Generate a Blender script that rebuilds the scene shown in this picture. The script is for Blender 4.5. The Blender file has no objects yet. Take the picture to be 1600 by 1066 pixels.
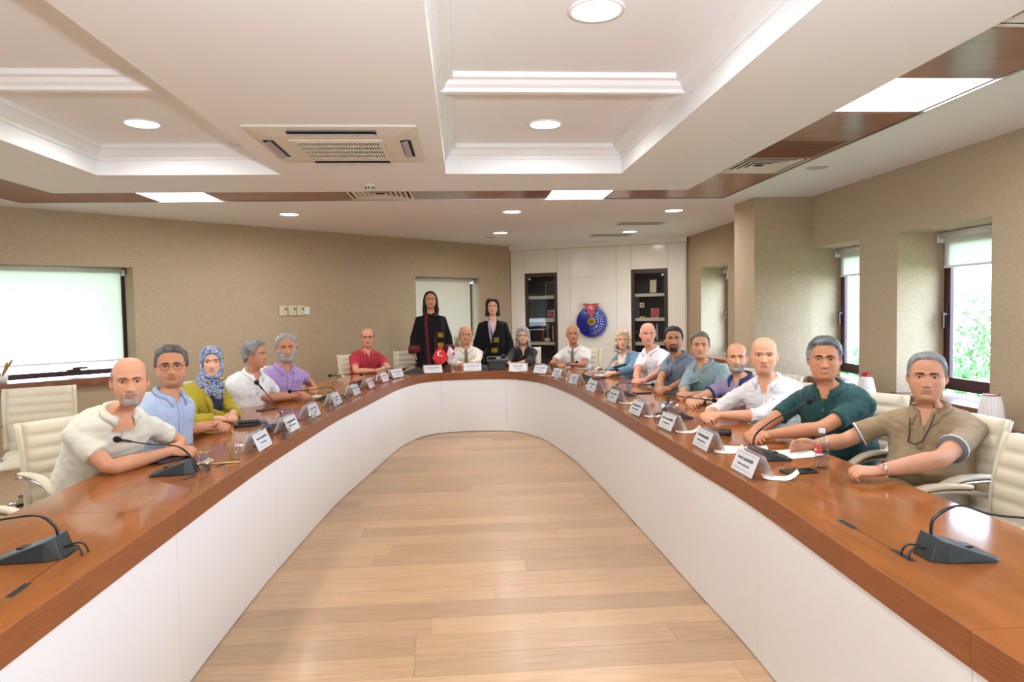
import bpy, bmesh, math, random
import numpy as np
from mathutils import Vector, Matrix, Euler
from mathutils.bvhtree import BVHTree
R_=random.Random(7)
SC=bpy.context.scene; COL=SC.collection
PI=math.pi
# ---------------- camera, world, sun, exposure ----------------
cd=bpy.data.cameras.new('camera'); cam=bpy.data.objects.new('camera',cd); COL.objects.link(cam)
cd.lens=24.0; cd.sensor_width=36.0; cd.clip_start=0.05; cd.clip_end=400
def cam_matrix(yaw,pitch,roll,loc):
    cy,sy,cp,sp=math.cos(yaw),math.sin(yaw),math.cos(pitch),math.sin(pitch)
    f=Vector((sy*cp,cy*cp,-sp)); r=Vector((cy,-sy,0)); u=r.cross(f)
    cr,sr=math.cos(roll),math.sin(roll)
    r2=cr*r+sr*u; u2=-sr*r+cr*u
    m=Matrix((( r2.x,u2.x,-f.x,loc[0]),(r2.y,u2.y,-f.y,loc[1]),(r2.z,u2.z,-f.z,loc[2]),(0,0,0,1)))
    return m
cam.matrix_world=cam_matrix(0.07084793,0.04690786,-0.0179161,(0,0,1.53))
SC.camera=cam
SC.view_settings.view_transform='Standard'; SC.view_settings.look='None'
SC.view_settings.gamma=1.0; SC.view_settings.use_curve_mapping=False
SC.view_settings.exposure=0.13
SC.cycles.use_denoising=True
SC.cycles.max_bounces=7; SC.cycles.diffuse_bounces=4; SC.cycles.glossy_bounces=3
SC.cycles.transmission_bounces=6; SC.cycles.transparent_max_bounces=12
SC.cycles.caustics_reflective=False; SC.cycles.caustics_refractive=False
SC.cycles.sample_clamp_indirect=4.0
W=bpy.data.worlds.new('sky'); SC.world=W; W.use_nodes=True
wn=W.node_tree; wn.nodes.clear()
wo=wn.nodes.new('ShaderNodeOutputWorld'); wb=wn.nodes.new('ShaderNodeBackground')
tc=wn.nodes.new('ShaderNodeTexCoord'); sx=wn.nodes.new('ShaderNodeSeparateXYZ'); cr=wn.nodes.new('ShaderNodeValToRGB')
wn.links.new(tc.outputs['Generated'],sx.inputs[0]); wn.links.new(sx.outputs['Z'],cr.inputs[0])
cr.color_ramp.elements[0].position=0.0; cr.color_ramp.elements[0].color=(0.66,0.82,1.0,1)
cr.color_ramp.elements[1].position=0.6; cr.color_ramp.elements[1].color=(0.45,0.65,1.0,1)
wn.links.new(cr.outputs[0],wb.inputs[0]); wb.inputs[1].default_value=17.0
wn.links.new(wb.outputs[0],wo.inputs[0])
LAMP_E=.72
# the photographer's speedlight, aimed up at the ceiling behind the viewpoint
fl_=bpy.data.lights.new('bounce_flash','AREA'); fl_.shape='DISK'; fl_.size=.25; fl_.energy=210; fl_.color=(.88,.94,1)
flo=bpy.data.objects.new('bounce_flash',fl_); flo.location=(.25,-.45,1.72); flo.rotation_euler=Vector((0,-.30,-.95)).to_track_quat('Z','Y').to_euler(); COL.objects.link(flo)
def disc_lamp(x,y,z,r,e,col=(1,.96,.91),spread=170):
    l=bpy.data.lights.new('lamp_light','AREA'); l.shape='DISK'; l.size=2*r; l.energy=e*LAMP_E; l.color=col; l.spread=math.radians(spread)
    o=bpy.data.objects.new('lamp_light',l); o.location=(x,y,z); COL.objects.link(o); return o

# ---------------- helpers ----------------
def glass_mat(name,tint=(1,1,1),refl=.08,rough=.02):
    m=bpy.data.materials.new(name); m.use_nodes=True; nt=m.node_tree; N=nt.nodes; L=nt.links; N.clear()
    o=N.new('ShaderNodeOutputMaterial'); mx=N.new('ShaderNodeMixShader'); tr=N.new('ShaderNodeBsdfTransparent'); gl=N.new('ShaderNodeBsdfGlossy')
    tr.inputs[0].default_value=tint+(1,); gl.inputs['Roughness'].default_value=rough
    fr=N.new('ShaderNodeLayerWeight'); fr.inputs[0].default_value=.5; pw=N.new('ShaderNodeMath'); pw.operation='POWER'; pw.inputs[1].default_value=5; L.new(fr.outputs['Facing'],pw.inputs[0])
    mu=N.new('ShaderNodeMath'); mu.operation='MULTIPLY_ADD'; mu.inputs[1].default_value=.8; mu.inputs[2].default_value=refl*.5; L.new(pw.outputs[0],mu.inputs[0])
    L.new(mu.outputs[0],mx.inputs[0]); L.new(tr.outputs[0],mx.inputs[1]); L.new(gl.outputs[0],mx.inputs[2]); L.new(mx.outputs[0],o.inputs[0]); return m
def s2l(c): return tuple(((v/255)/12.92 if v/255<=.04045 else ((v/255+.055)/1.055)**2.4) for v in c)
MATS={}
def mat(name,rgb,rough=.5,metal=0,bump=0,bscale=100,var=0,vscale=5,stretch=None,spec=None,coat=0,trans=0,ior=None,attr=None,emit=0,alpha=None,sheen=0,bstretch=None,sss=0):
    """rgb in sRGB 0..255; var = colour variation; attr = name of a colour attribute that replaces rgb"""
    m=bpy.data.materials.new(name); m.use_nodes=True; nt=m.node_tree; N=nt.nodes; L=nt.links
    b=N['Principled BSDF']; c=s2l(rgb)+(1,)
    b.inputs['Base Color'].default_value=c; b.inputs['Roughness'].default_value=rough; b.inputs['Metallic'].default_value=metal
    if spec is not None: b.inputs['Specular IOR Level'].default_value=spec
    if coat: b.inputs['Coat Weight'].default_value=coat; b.inputs['Coat Roughness'].default_value=.12
    if trans: b.inputs['Transmission Weight'].default_value=trans
    if ior: b.inputs['IOR'].default_value=ior
    if sheen: b.inputs['Sheen Weight'].default_value=sheen
    if sss:
        b.inputs['Subsurface Weight'].default_value=sss; b.inputs['Subsurface Radius'].default_value=(.012,.005,.003); b.inputs['Subsurface Scale'].default_value=1
    if emit: b.inputs['Emission Color'].default_value=c; b.inputs['Emission Strength'].default_value=emit
    src=None
    if attr:
        a=N.new('ShaderNodeAttribute'); a.attribute_name=attr; src=a.outputs['Color']; L.new(src,b.inputs['Base Color'])
    if var or bump:
        t=N.new('ShaderNodeTexCoord')
        def coords(st):
            if not st: return t.outputs['Object']
            mp=N.new('ShaderNodeMapping'); mp.inputs['Scale'].default_value=st; L.new(t.outputs['Object'],mp.inputs[0]); return mp.outputs[0]
    if var:
        n=N.new('ShaderNodeTexNoise'); n.inputs['Scale'].default_value=vscale; n.inputs['Detail'].default_value=5
        L.new(coords(stretch),n.inputs['Vector'])
        r=N.new('ShaderNodeMapRange'); r.inputs[1].default_value=.3; r.inputs[2].default_value=.7; r.inputs[3].default_value=1-var; r.inputs[4].default_value=1+var
        L.new(n.outputs['Fac'],r.inputs[0])
        h=N.new('ShaderNodeHueSaturation')
        if src: L.new(src,h.inputs['Color'])
        else: h.inputs['Color'].default_value=c
        L.new(r.outputs[0],h.inputs['Value']); L.new(h.outputs[0],b.inputs['Base Color'])
    if bump:
        n=N.new('ShaderNodeTexNoise'); n.inputs['Scale'].default_value=bscale; n.inputs['Detail'].default_value=4
        L.new(coords(bstretch),n.inputs['Vector'])
        u=N.new('ShaderNodeBump'); u.inputs['Strength'].default_value=bump; u.inputs['Distance'].default_value=.004
        L.new(n.outputs['Fac'],u.inputs['Height']); L.new(u.outputs[0],b.inputs['Normal'])
    MATS[name]=m; return m
def link(o,parent=None,loc=None,rz=None):
    COL.objects.link(o)
    if parent is not None: o.parent=parent
    if loc is not None: o.location=loc
    if rz is not None: o.rotation_euler=(0,0,rz)
    return o
def tag(o,label=None,cat=None,group=None,kind=None):
    if label: o['label']=label
    if cat: o['category']=cat
    if group: o['group']=group
    if kind: o['kind']=kind
    return o
def thing(name,label,cat,loc=(0,0,0),rz=0,group=None):
    return tag(link(bpy.data.objects.new(name,None),None,loc,rz),label,cat,group)
def mesh(name,v,f,m,parent=None,smooth=False,mi=None,loc=None,rz=None,col=None,bev=0):
    me=bpy.data.meshes.new(name); me.from_pydata([tuple(map(float,p)) for p in v],[],[list(map(int,q)) for q in f])
    ms=m if isinstance(m,(list,tuple)) else [m]
    for q in ms: me.materials.append(q)
    if mi is not None: me.polygons.foreach_set('material_index',np.asarray(mi,dtype=np.int32))
    if smooth: me.polygons.foreach_set('use_smooth',np.ones(len(me.polygons),dtype=bool))
    if col is not None:
        ca=me.color_attributes.new('Col','FLOAT_COLOR','POINT'); ca.data.foreach_set('color',np.asarray(col,dtype=np.float32).ravel())
    me.update(); o=bpy.data.objects.new(name,me); link(o,parent,loc,rz)
    if bev:
        md=o.modifiers.new('bevel','BEVEL'); md.width=bev; md.segments=2; md.limit_method='ANGLE'; md.angle_limit=.6
    return o
class MB:
    def __init__(s): s.v=[];s.f=[];s.mi=[];s.m=0
    def add(s,v,f):
        o=len(s.v); s.v+= [tuple(p) for p in v]; s.f+=[[i+o for i in q] for q in f]; s.mi+=[s.m]*len(f); return s
    def box(s,x0,x1,y0,y1,z0,z1,M=None):
        v=[(x,y,z) for z in(z0,z1) for y in(y0,y1) for x in(x0,x1)]
        if M is not None: v=[tuple(M@Vector(p)) for p in v]
        return s.add(v,[(0,2,3,1),(4,5,7,6),(0,1,5,4),(2,6,7,3),(0,4,6,2),(1,3,7,5)])
    def prism(s,poly,z0,z1,M=None):
        n=len(poly); v=[(p[0],p[1],z0) for p in poly]+[(p[0],p[1],z1) for p in poly]
        if M is not None: v=[tuple(M@Vector(p)) for p in v]
        return s.add(v,[list(range(n-1,-1,-1)),list(range(n,2*n))]+[(i,(i+1)%n,(i+1)%n+n,i+n) for i in range(n)])
    def ring(s,rings,cap=True,closed=True):
        n=len(rings[0]); v=[p for r in rings for p in r]; f=[]
        for k in range(len(rings)-1):
            for i in range(n if closed else n-1):
                j=(i+1)%n; f.append((k*n+i,k*n+j,(k+1)*n+j,(k+1)*n+i))
        if cap: f.append(list(range(n-1,-1,-1))); f.append([len(v)-n+i for i in range(n)])
        return s.add(v,f)
    def tube(s,path,r,n=8,cap=True,flat=None):
        P=[Vector(p) for p in path]; rs=r if isinstance(r,(list,tuple)) else [r]*len(P); rings=[]
        t=(P[1]-P[0]).normalized(); a=Vector((0,0,1)) if abs(t.z)<.9 else Vector((1,0,0)); u=t.cross(a).normalized()
        for i,p in enumerate(P):
            t=((P[min(i+1,len(P)-1)]-P[max(i-1,0)])).normalized()
            u=(u-t*u.dot(t)).normalized(); w=t.cross(u)
            fl=flat if flat else 1
            rings.append([tuple(p+u*math.cos(2*PI*k/n)*rs[i]+w*math.sin(2*PI*k/n)*rs[i]*fl) for k in range(n)])
        return s.ring(rings,cap)
    def lathe(s,prof,n=20,c=(0,0,0),M=None,cap=True):
        rings=[[(c[0]+r*math.cos(2*PI*k/n),c[1]+r*math.sin(2*PI*k/n),c[2]+z) for k in range(n)] for r,z in prof]
        if M is not None: rings=[[tuple(M@Vector(p)) for p in r] for r in rings]
        return s.ring(rings,cap)
    def ball(s,c,r,n=12,m=8,sc=(1,1,1),M=None):
        rr=[]
        for i in range(m+1):
            a=-PI/2+PI*i/m; q=max(math.cos(a),.02)
            rr.append([(c[0]+r*sc[0]*q*math.cos(2*PI*k/n),c[1]+r*sc[1]*q*math.sin(2*PI*k/n),c[2]+r*sc[2]*math.sin(a)) for k in range(n)])
        if M is not None: rr=[[tuple(M@Vector(p)) for p in r] for r in rr]
        return s.ring(rr)
    def obj(s,name,m,parent=None,smooth=False,loc=None,rz=None,bev=0):
        return mesh(name,s.v,s.f,m,parent,smooth,s.mi if isinstance(m,(list,tuple)) else None,loc,rz,None,bev)
def tree_copy(o,parent=None):
    c=o.copy(); COL.objects.link(c); c.parent=parent
    for ch in list(o.children): tree_copy(ch,c)
    return c
def bez(pts,n=12):
    """Catmull-Rom through pts"""
    P=[Vector(p) for p in pts]; P=[2*P[0]-P[1]]+P+[2*P[-1]-P[-2]]; out=[]
    for i in range(1,len(P)-2):
        for k in range(n):
            t=k/n; a,b,c,d=P[i-1],P[i],P[i+1],P[i+2]
            out.append(.5*((2*b)+(c-a)*t+(2*a-5*b+4*c-d)*t*t+(3*b-a-3*c+d)*t**3))
    out.append(P[-2]); return out
_tc={}
def text_mesh(body,size,font=None,align='CENTER',extr=.0004,bold=0):
    key=(body,size,align,extr,bold)
    if key in _tc: return _tc[key]
    cu=bpy.data.curves.new('t','FONT'); cu.body=body; cu.size=size; cu.align_x=align; cu.align_y='CENTER'; cu.extrude=extr; cu.offset=bold; cu.resolution_u=2
    o=bpy.data.objects.new('t',cu); COL.objects.link(o); dg=bpy.context.evaluated_depsgraph_get()
    me=bpy.data.meshes.new_from_object(o.evaluated_get(dg)); v=[tuple(q.co) for q in me.vertices]; f=[list(p.vertices) for p in me.polygons]
    bpy.data.objects.remove(o); bpy.data.curves.remove(cu); bpy.data.meshes.remove(me)
    _tc[key]=(v,f); return v,f
def add_text(mb,body,size,M,**k):
    v,f=text_mesh(body,size,**k)
    mb.add([tuple(M@Vector(p)) for p in v],f)
# ---------------- materials ----------------
def wood_mat(name,c1,c2,rough,scale=(1,1,1),coat=0,ns=9,rnd=.12,bump=.03):
    m=bpy.data.materials.new(name); m.use_nodes=True; nt=m.node_tree; N=nt.nodes; L=nt.links; b=N['Principled BSDF']
    t=N.new('ShaderNodeTexCoord'); mp=N.new('ShaderNodeMapping'); mp.inputs['Scale'].default_value=scale
    oi=N.new('ShaderNodeObjectInfo'); va=N.new('ShaderNodeVectorMath'); va.operation='ADD'
    sc=N.new('ShaderNodeMath'); sc.operation='MULTIPLY'; sc.inputs[1].default_value=6.0; L.new(oi.outputs['Random'],sc.inputs[0])
    L.new(t.outputs['Object'],mp.inputs[0]); L.new(mp.outputs[0],va.inputs[0]); L.new(sc.outputs[0],va.inputs[1])
    n=N.new('ShaderNodeTexNoise'); n.inputs['Scale'].default_value=ns; n.inputs['Detail'].default_value=4; n.inputs['Distortion'].default_value=.5
    L.new(va.outputs[0],n.inputs['Vector'])
    r=N.new('ShaderNodeValToRGB'); r.color_ramp.elements[0].position=.3; r.color_ramp.elements[0].color=s2l(c1)+(1,)
    r.color_ramp.elements[1].position=.7; r.color_ramp.elements[1].color=s2l(c2)+(1,); L.new(n.outputs['Fac'],r.inputs[0])
    h=N.new('ShaderNodeHueSaturation'); mr=N.new('ShaderNodeMapRange'); mr.inputs[3].default_value=1-rnd; mr.inputs[4].default_value=1+rnd
    L.new(oi.outputs['Random'],mr.inputs[0]); L.new(mr.outputs[0],h.inputs['Value']); L.new(r.outputs[0],h.inputs['Color']); L.new(h.outputs[0],b.inputs['Base Color'])
    b.inputs['Roughness'].default_value=rough
    if coat: b.inputs['Coat Weight'].default_value=coat; b.inputs['Coat Roughness'].default_value=.15
    if bump:
        u=N.new('ShaderNodeBump'); u.inputs['Strength'].default_value=bump; u.inputs['Distance'].default_value=.003; L.new(n.outputs['Fac'],u.inputs['Height']); L.new(u.outputs[0],b.inputs['Normal'])
    return m
def linen_mat(name,rgb,k=.09):
    m=bpy.data.materials.new(name); m.use_nodes=True; nt=m.node_tree; N=nt.nodes; L=nt.links; b=N['Principled BSDF']; b.inputs['Roughness'].default_value=.9
    t=N.new('ShaderNodeTexCoord'); a=[]
    for sc in((30,30,420),(330,330,25)):
        mp=N.new('ShaderNodeMapping'); mp.inputs['Scale'].default_value=sc; L.new(t.outputs['Object'],mp.inputs[0])
        n=N.new('ShaderNodeTexNoise'); n.inputs['Scale'].default_value=1; n.inputs['Detail'].default_value=2; L.new(mp.outputs[0],n.inputs['Vector']); a.append(n)
    ad=N.new('ShaderNodeMath'); ad.operation='ADD'; L.new(a[0].outputs['Fac'],ad.inputs[0]); L.new(a[1].outputs['Fac'],ad.inputs[1])
    r=N.new('ShaderNodeMapRange'); r.inputs[1].default_value=.75; r.inputs[2].default_value=1.25; r.inputs[3].default_value=1-k*1.6; r.inputs[4].default_value=1+k*1.6; L.new(ad.outputs[0],r.inputs[0])
    h=N.new('ShaderNodeHueSaturation'); h.inputs['Color'].default_value=s2l(rgb)+(1,); L.new(r.outputs[0],h.inputs['Value']); L.new(h.outputs[0],b.inputs['Base Color'])
    u=N.new('ShaderNodeBump'); u.inputs['Strength'].default_value=.15; u.inputs['Distance'].default_value=.002; L.new(ad.outputs[0],u.inputs['Height']); L.new(u.outputs[0],b.inputs['Normal'])
    return m
m_wall=linen_mat('linen wallpaper',(178,158,130))
m_white=mat('ceiling paint',(240,242,246),.85)
m_trim=mat('white moulding paint',(240,241,244),.6)
m_gloss=mat('glossy white lacquer',(240,234,222),.12,coat=.5)
m_table=wood_mat('honey walnut veneer',(138,80,36),(155,92,44),.11,(2.2,.5,2.2),0,5,.03,0); [setattr(q.inputs['Detail'],'default_value',1.5) for q in m_table.node_tree.nodes if q.bl_idname=='ShaderNodeTexNoise']; m_table.node_tree.nodes['Principled BSDF'].inputs['Specular IOR Level'].default_value=.5
m_tabledark=wood_mat('honey walnut edge veneer',(118,64,26),(138,78,36),.36,(1.5,1.5,14),0,7,.03,0)
m_floor=wood_mat('oak plank',(174,142,111),(192,159,126),.38,(1.6,22,1),.05,3.0,.15,.03)
m_cwood=wood_mat('walnut ceiling veneer',(118,66,38),(156,94,58),.28,(1,5,1),.3,4,.12,.02)
m_sill=wood_mat('brown sill veneer',(110,66,38),(146,92,56),.3,(1,1,1),.3,8,.05)
m_panel=mat('white modesty panel laminate',(232,233,235),.3)
m_frame=mat('burgundy window frame',(58,20,26),.35)
m_dwood=mat('dark wenge wood',(56,34,24),.4,var=.15,vscale=12,stretch=(1,1,8))
m_alu=mat('brushed aluminium',(190,190,188),.3,1)
m_black=mat('black plastic',(22,22,24),.4)
m_dark=mat('dark void',(10,9,9),.8)
m_glass=glass_mat('window glass')
m_acryl=glass_mat('clear acrylic',(.985,.99,1.0),.06)
def blind_mat(name,c,t):
    m=bpy.data.materials.new(name); m.use_nodes=True; nt=m.node_tree; N=nt.nodes; L=nt.links; N.clear()
    o=N.new('ShaderNodeOutputMaterial'); mx=N.new('ShaderNodeMixShader'); d=N.new('ShaderNodeBsdfDiffuse'); tr=N.new('ShaderNodeBsdfTranslucent')
    d.inputs[0].default_value=s2l(c)+(1,); tr.inputs[0].default_value=s2l(c)+(1,); mx.inputs[0].default_value=t
    L.new(d.outputs[0],mx.inputs[1]); L.new(tr.outputs[0],mx.inputs[2]); L.new(mx.outputs[0],o.inputs[0]); return m
m_blind=blind_mat('cream roller blind fabric',(244,243,232),.5)
m_blind2=blind_mat('dense roller blind fabric',(232,230,215),.12)
m_lampglow=mat('lit diffuser',(255,250,240),.5,emit=9)
m_panelglow=mat('lit panel diffuser',(250,252,255),.5,emit=5)
m_ac=mat('ivory air conditioner plastic',(224,219,208),.45)

# ---------------- room shell ----------------
def S(name,mb,m,parent=None,**k):
    o=mb.obj(name,m,parent,**k)
    if parent is None: o['kind']='structure'
    return o
XW,XG=3.70,4.12            # right wall face and glazing plane
LA=Vector((-5.25,6.731)); LD=Vector((5.508,5.064)).normalized(); LC=Vector((.873,12.36)); LLEN=(LC-LA).length
ML=Matrix(((LD.x,-LD.y,0,LA.x),(LD.y,LD.x,0,LA.y),(0,0,1,0),(0,0,0,1)))     # local x along wall, y outward
S0=(Vector((-4.635,7.296))-LA).length
BD=Vector((2.78,-1.36)).normalized(); BLEN=3.092
MBK=Matrix(((BD.x,-BD.y,0,LC.x),(BD.y,BD.x,0,LC.y),(0,0,1,0),(0,0,0,1)))
CORNER=LC+BD*BLEN
YB=-3.2
fl=MB().prism([(-5.6,YB-.3),(4.6,YB-.3),(4.6,11.6),(.9,13.2),(.6,12.9),(-5.6,7.0)],-.12,-.004); FLOOR=S('floor',fl,m_floor)
# planks of the visible well, each its own piece
rr=random.Random(3); pz=0
w_=.182; y=1.35
TIN=[(1.3,-1.22,1.22),(4.6,-1.1,1.2),(6.0,-.98,1.16),(7.0,-.9,1.12),(7.6,-.8,1.05),(8.1,-.6,.9),(8.4,-.1,.55)]
def well(yy):
    for (a,l0,r0),(b,l1,r1) in zip(TIN,TIN[1:]):
        if a<=yy<=b: t=(yy-a)/(b-a); return l0+(l1-l0)*t,r0+(r1-r0)*t
    return (TIN[0][1],TIN[0][2]) if yy<TIN[0][0] else (TIN[-1][1],TIN[-1][2])
while y<8.45:
    l,r=well(min(max(y+.09,1.31),8.39)); l-=.12; r+=.12; x=l-rr.uniform(0,1.2)
    while x<r:
        ln=rr.choice([.9,1.2,1.5,1.9]); a,b=max(x,l-.0),min(x+ln,r+.0)
        if b-a>.05:
            mb=MB().box(a+.0008,b-.0008,y+.0008,y+w_-.0008,-.006,0.0)
            mb.obj('plank',m_floor,FLOOR)
        x+=ln
    y+=w_
def wall_box(name,x0,x1,openings,M,h=2.9,th=.42,z0=0.0,mt=None):
    """wall along local x from x0 to x1 with face at y=0, openings (a,b,zlo,zhi)"""
    mb=MB(); x=x0
    for a,b,lo,hi in sorted(openings):
        mb.box(x,a,0,th,z0,h,M); mb.box(a,b,0,th,z0,lo,M); mb.box(a,b,0,th,hi,h,M); x=b
    mb.box(x,x1,0,th,z0,h,M); return S(name,mb,mt or m_wall)
# left diagonal wall
LW=[(0.12,S0+1.204,.84,2.085),(S0+5.296,S0+6.70,.70,2.068)]
wall_box('wall_left_diagonal',-.35,LLEN+.0,LW,ML)
# far left wall (parallel to the view), mostly outside the frame
MFL=Matrix(((0,-1,0,-5.25),(1,0,0,0),(0,0,1,0),(0,0,0,1)))
FLW=[(5.0,6.2,.84,2.085),(2.6,4.2,.84,2.085),(0.2,1.8,.84,2.085)]
wall_box('wall_left',YB,6.85,FLW,MFL)
# right wall: local x = world -y
MR=Matrix(((0,1,0,XW),(-1,0,0,0),(0,0,1,0),(0,0,0,1)))
RWIN=[(9.33,10.41),(6.15,7.19),(4.55,5.59),(2.95,3.99),(1.35,2.39),(-.25,.79),(-1.85,-.81)]
wall_box('wall_right',-11.2,-YB,[(-b,-a,.67,2.118) for a,b in RWIN],MR)
S('wall_right_pillar',MB().box(3.085,XW+.01,7.05,7.58,0,2.9),m_wall)
S('wall_front',MB().box(-5.6,4.3,YB-.2,YB,0,2.9),m_wall)
S('baseboard_left',MB().box(0,LLEN,-.015,0,0,.09,ML),m_sill)
S('baseboard_right',MB().box(3.682,XW,YB,11.0,0,.09),m_sill)
# back wall of lacquered panels with two openings for cabinets
CAB=[(.275,.878),(2.195,2.803)]
mb=MB(); mb.box(-.02,BLEN+.02,.40,.48,0,2.9,MBK); mb.box(-.02,BLEN,.035,.40,2.16,2.9,MBK)
for a,b in((-.02,.272),(.881,2.192),(2.806,BLEN+.02)): mb.box(a,b,.03,.40,0,2.9,MBK)
BW=S('wall_back',mb,m_gloss)
def panel(a,b,z0,z1,y=0.0): MB().box(a+.002,b-.002,y,.03,z0+.002,z1-.002,MBK).obj('panel',m_gloss,BW)
panel(0,.272,0,2.57); panel(.272,.881,2.158,2.57); panel(.881,1.12,0,2.57)
panel(1.12,1.94,2.057,2.57); panel(1.12,1.94,0,2.057); panel(1.94,2.192,0,2.57); panel(2.192,2.806,2.158,2.57); panel(2.806,BLEN,0,2.57)
S('trim_1',MB().box(-.01,BLEN+.03,-.03,.03,2.573,2.66,MBK),m_gloss)
S('trim_2',MB().box(-.012,.0,-.01,.03,0,2.66,MBK),m_dwood)
# ---------------- ceiling ----------------
HC=2.66; HS=2.53
mb=MB()
mb.prism([(-5.6,7.045),(2.745,7.045),(2.745,YB),(4.3,YB),(4.3,11.6),(.9,13.2),(.6,12.9),(-5.6,7.4)],HC,HC+.2)
mb.box(-5.6,-4.285,YB,7.05,HC,HC+.2); mb.box(-3.655,2.13,5.7,6.43,HC,HC+.2); mb.box(1.9,2.13,YB,6.43,HC,HC+.2); mb.box(-3.655,-3.2,YB,5.9,HC,HC+.2)
mb.box(-5.6,4.3,YB,12.6,2.86,2.9)
CE=S('ceiling',mb,m_white)
CX=[(-2.566,-1.295),(-.105,1.204)]
mb=MB(); xs=[-3.29]+[q for c in CX for q in c]+[1.956]
for a,b in zip(xs[::2],xs[1::2]): mb.box(a,b,YB,5.82,HS,2.84)
for a,b in CX: mb.box(a,b,5.09,5.82,HS,2.84); mb.box(a,b,YB,5.09,2.735,2.84)
SOF=S('ceiling_soffit',mb,m_white)
def crown(mb,p,q,nrm,z=HS):
    """moulding along p->q on a vertical face, projecting along nrm"""
    prof=[(0,.105),(.012,.105),(.014,.125),(.030,.135),(.045,.160),(.060,.172),(.078,.176),(.080,.206),(0,.206)]
    p,q,nn=Vector(p),Vector(q),Vector(nrm); d=(q-p).normalized()
    r=[[],[]]
    for o,zz in prof:
        m_=o
        r[0].append((p.x+nn.x*o+d.x*m_,p.y+nn.y*o+d.y*m_,z+zz)); r[1].append((q.x+nn.x*o-d.x*m_,q.y+nn.y*o-d.y*m_,z+zz))
    mb.ring(r)
for a,b in CX:
    mb=MB(); y0=YB+.02
    crown(mb,(a,y0),(a,5.09),(1,0)); crown(mb,(b,y0),(b,5.09),(-1,0)); crown(mb,(a,5.09),(b,5.09),(0,-1))
    mb.obj('moulding',m_trim,SOF)
    for yb in(3.60,2.09,.58,-.93):
        m2=MB(); prof=[(-.02,.122),(.02,.122),(.026,.14),(.045,.152),(.06,.172),(.082,.178),(.084,.206),(-.084,.206),(-.082,.178),(-.06,.172),(-.045,.152),(-.026,.14)]
        m2.ring([[(a+.005,yb+o,HS+zz) for o,zz in prof],[(b-.005,yb+o,HS+zz) for o,zz in prof]]).obj('beam',m_trim,SOF)
# wood stripe panels, light panels, vents
def vent(x0,x1,y0,y1,z,label,group=None,n=5,dirs='xy'):
    t=thing('ceiling_vent',label,'vent',((x0+x1)/2,(y0+y1)/2,z),0,group); w,h=(x1-x0)/2,(y1-y0)/2
    MB().box(-w*.97,w*.97,-h*.97,h*.97,.009,.04).obj('backing',m_dark,t)
    for k in range(n+1):
        a=1-k*.9/(n+1); b=a-(.45 if k==0 else .66)/(n+1); m2=MB()
        o=[(-w*a,-h*a),(w*a,-h*a),(w*a,h*a),(-w*a,h*a)]; i=[(-w*b,-h*b),(w*b,-h*b),(w*b,h*b),(-w*b,h*b)]
        zz=0.0 if k==0 else .004
        v=[(p[0],p[1],-.001) for p in o]+[(p[0],p[1],.0 if k==0 else .006) for p in i]+[(p[0],p[1],.003) for p in o]+[(p[0],p[1],.004 if k==0 else .008) for p in i]
        f=[]
        for q in range(4): r=(q+1)%4; f+=[(q,q+4,r+4,r),(q+8,r+8,r+12,q+12),(q,r,r+8,q+8),(q+4,q+12,r+12,r+4)]
        m2.add(v,f).obj('frame' if k==0 else 'louvre',m_ac,t)
    return t
def light_panel(x0,x1,y0,y1,z,label,e=26):
    t=thing('ceiling_light_panel',label,'ceiling light',((x0+x1)/2,(y0+y1)/2,z)); w,h=(x1-x0)/2,(y1-y0)/2
    mb=MB()
    for a in((-w,w,-h,-h+.012),(-w,w,h-.012,h),(-w,-w+.012,-h+.012,h-.012),(w-.012,w,-h+.012,h-.012)): mb.box(*a,0,.03)
    mb.obj('frame',m_alu,t); MB().box(-w+.012,w-.012,-h+.012,h-.012,.006,.02).obj('diffuser',m_panelglow,t)
    l=bpy.data.lights.new('panel_light','AREA'); l.shape='RECTANGLE'; l.size=2*w-.04; l.size_y=2*h-.04; l.energy=e*LAMP_E; l.color=(.93,.97,1)
    o=bpy.data.objects.new('panel_light',l); link(o,t,(0,0,-.004))
def cpanel(x0,x1,y0,y1): MB().box(x0+.0015,x1-.0015,y0+.0015,y1-.0015,HC-.004,HC+.02).obj('wood_panel',m_cwood,CE)
def grille(x0,x1,y0,y1):
    t=thing('ceiling_grille','square wooden ceiling grille with tiny perforations beside the right vent','vent',((x0+x1)/2,(y0+y1)/2,HC),0)
    w,h=(x1-x0)/2,(y1-y0)/2; mb=MB()
    for a in((-w,w,-h,-h+.05),(-w,w,h-.05,h),(-w,-w+.05,-h+.05,h-.05),(w-.05,w,-h+.05,h-.05)): mb.box(*a,-.004,.02)
    mb.obj('frame',m_cwood,t); MB().box(-w+.05,w-.05,-h+.05,h-.05,.012,.02).obj('backing',m_dark,t)
    mb=MB(); n=26
    for k in range(n+1):
        q=-w+.05+k*(2*w-.1)/n; mb.box(q-.005,q+.005,-h+.05,h-.05,.0,.01)
        q=-h+.05+k*(2*h-.1)/n; mb.box(-w+.05,w-.05,q-.005,q+.005,.0,.01)
    o=mb.obj('mesh_slats',m_cwood,t); o['kind']='stuff'
ys=[7.04,6.41,5.79,5.18,4.57,3.95,3.345,2.73,2.12,1.51,.90,.29,-.32,-.93,-1.54,-2.15,-2.76]
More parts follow.
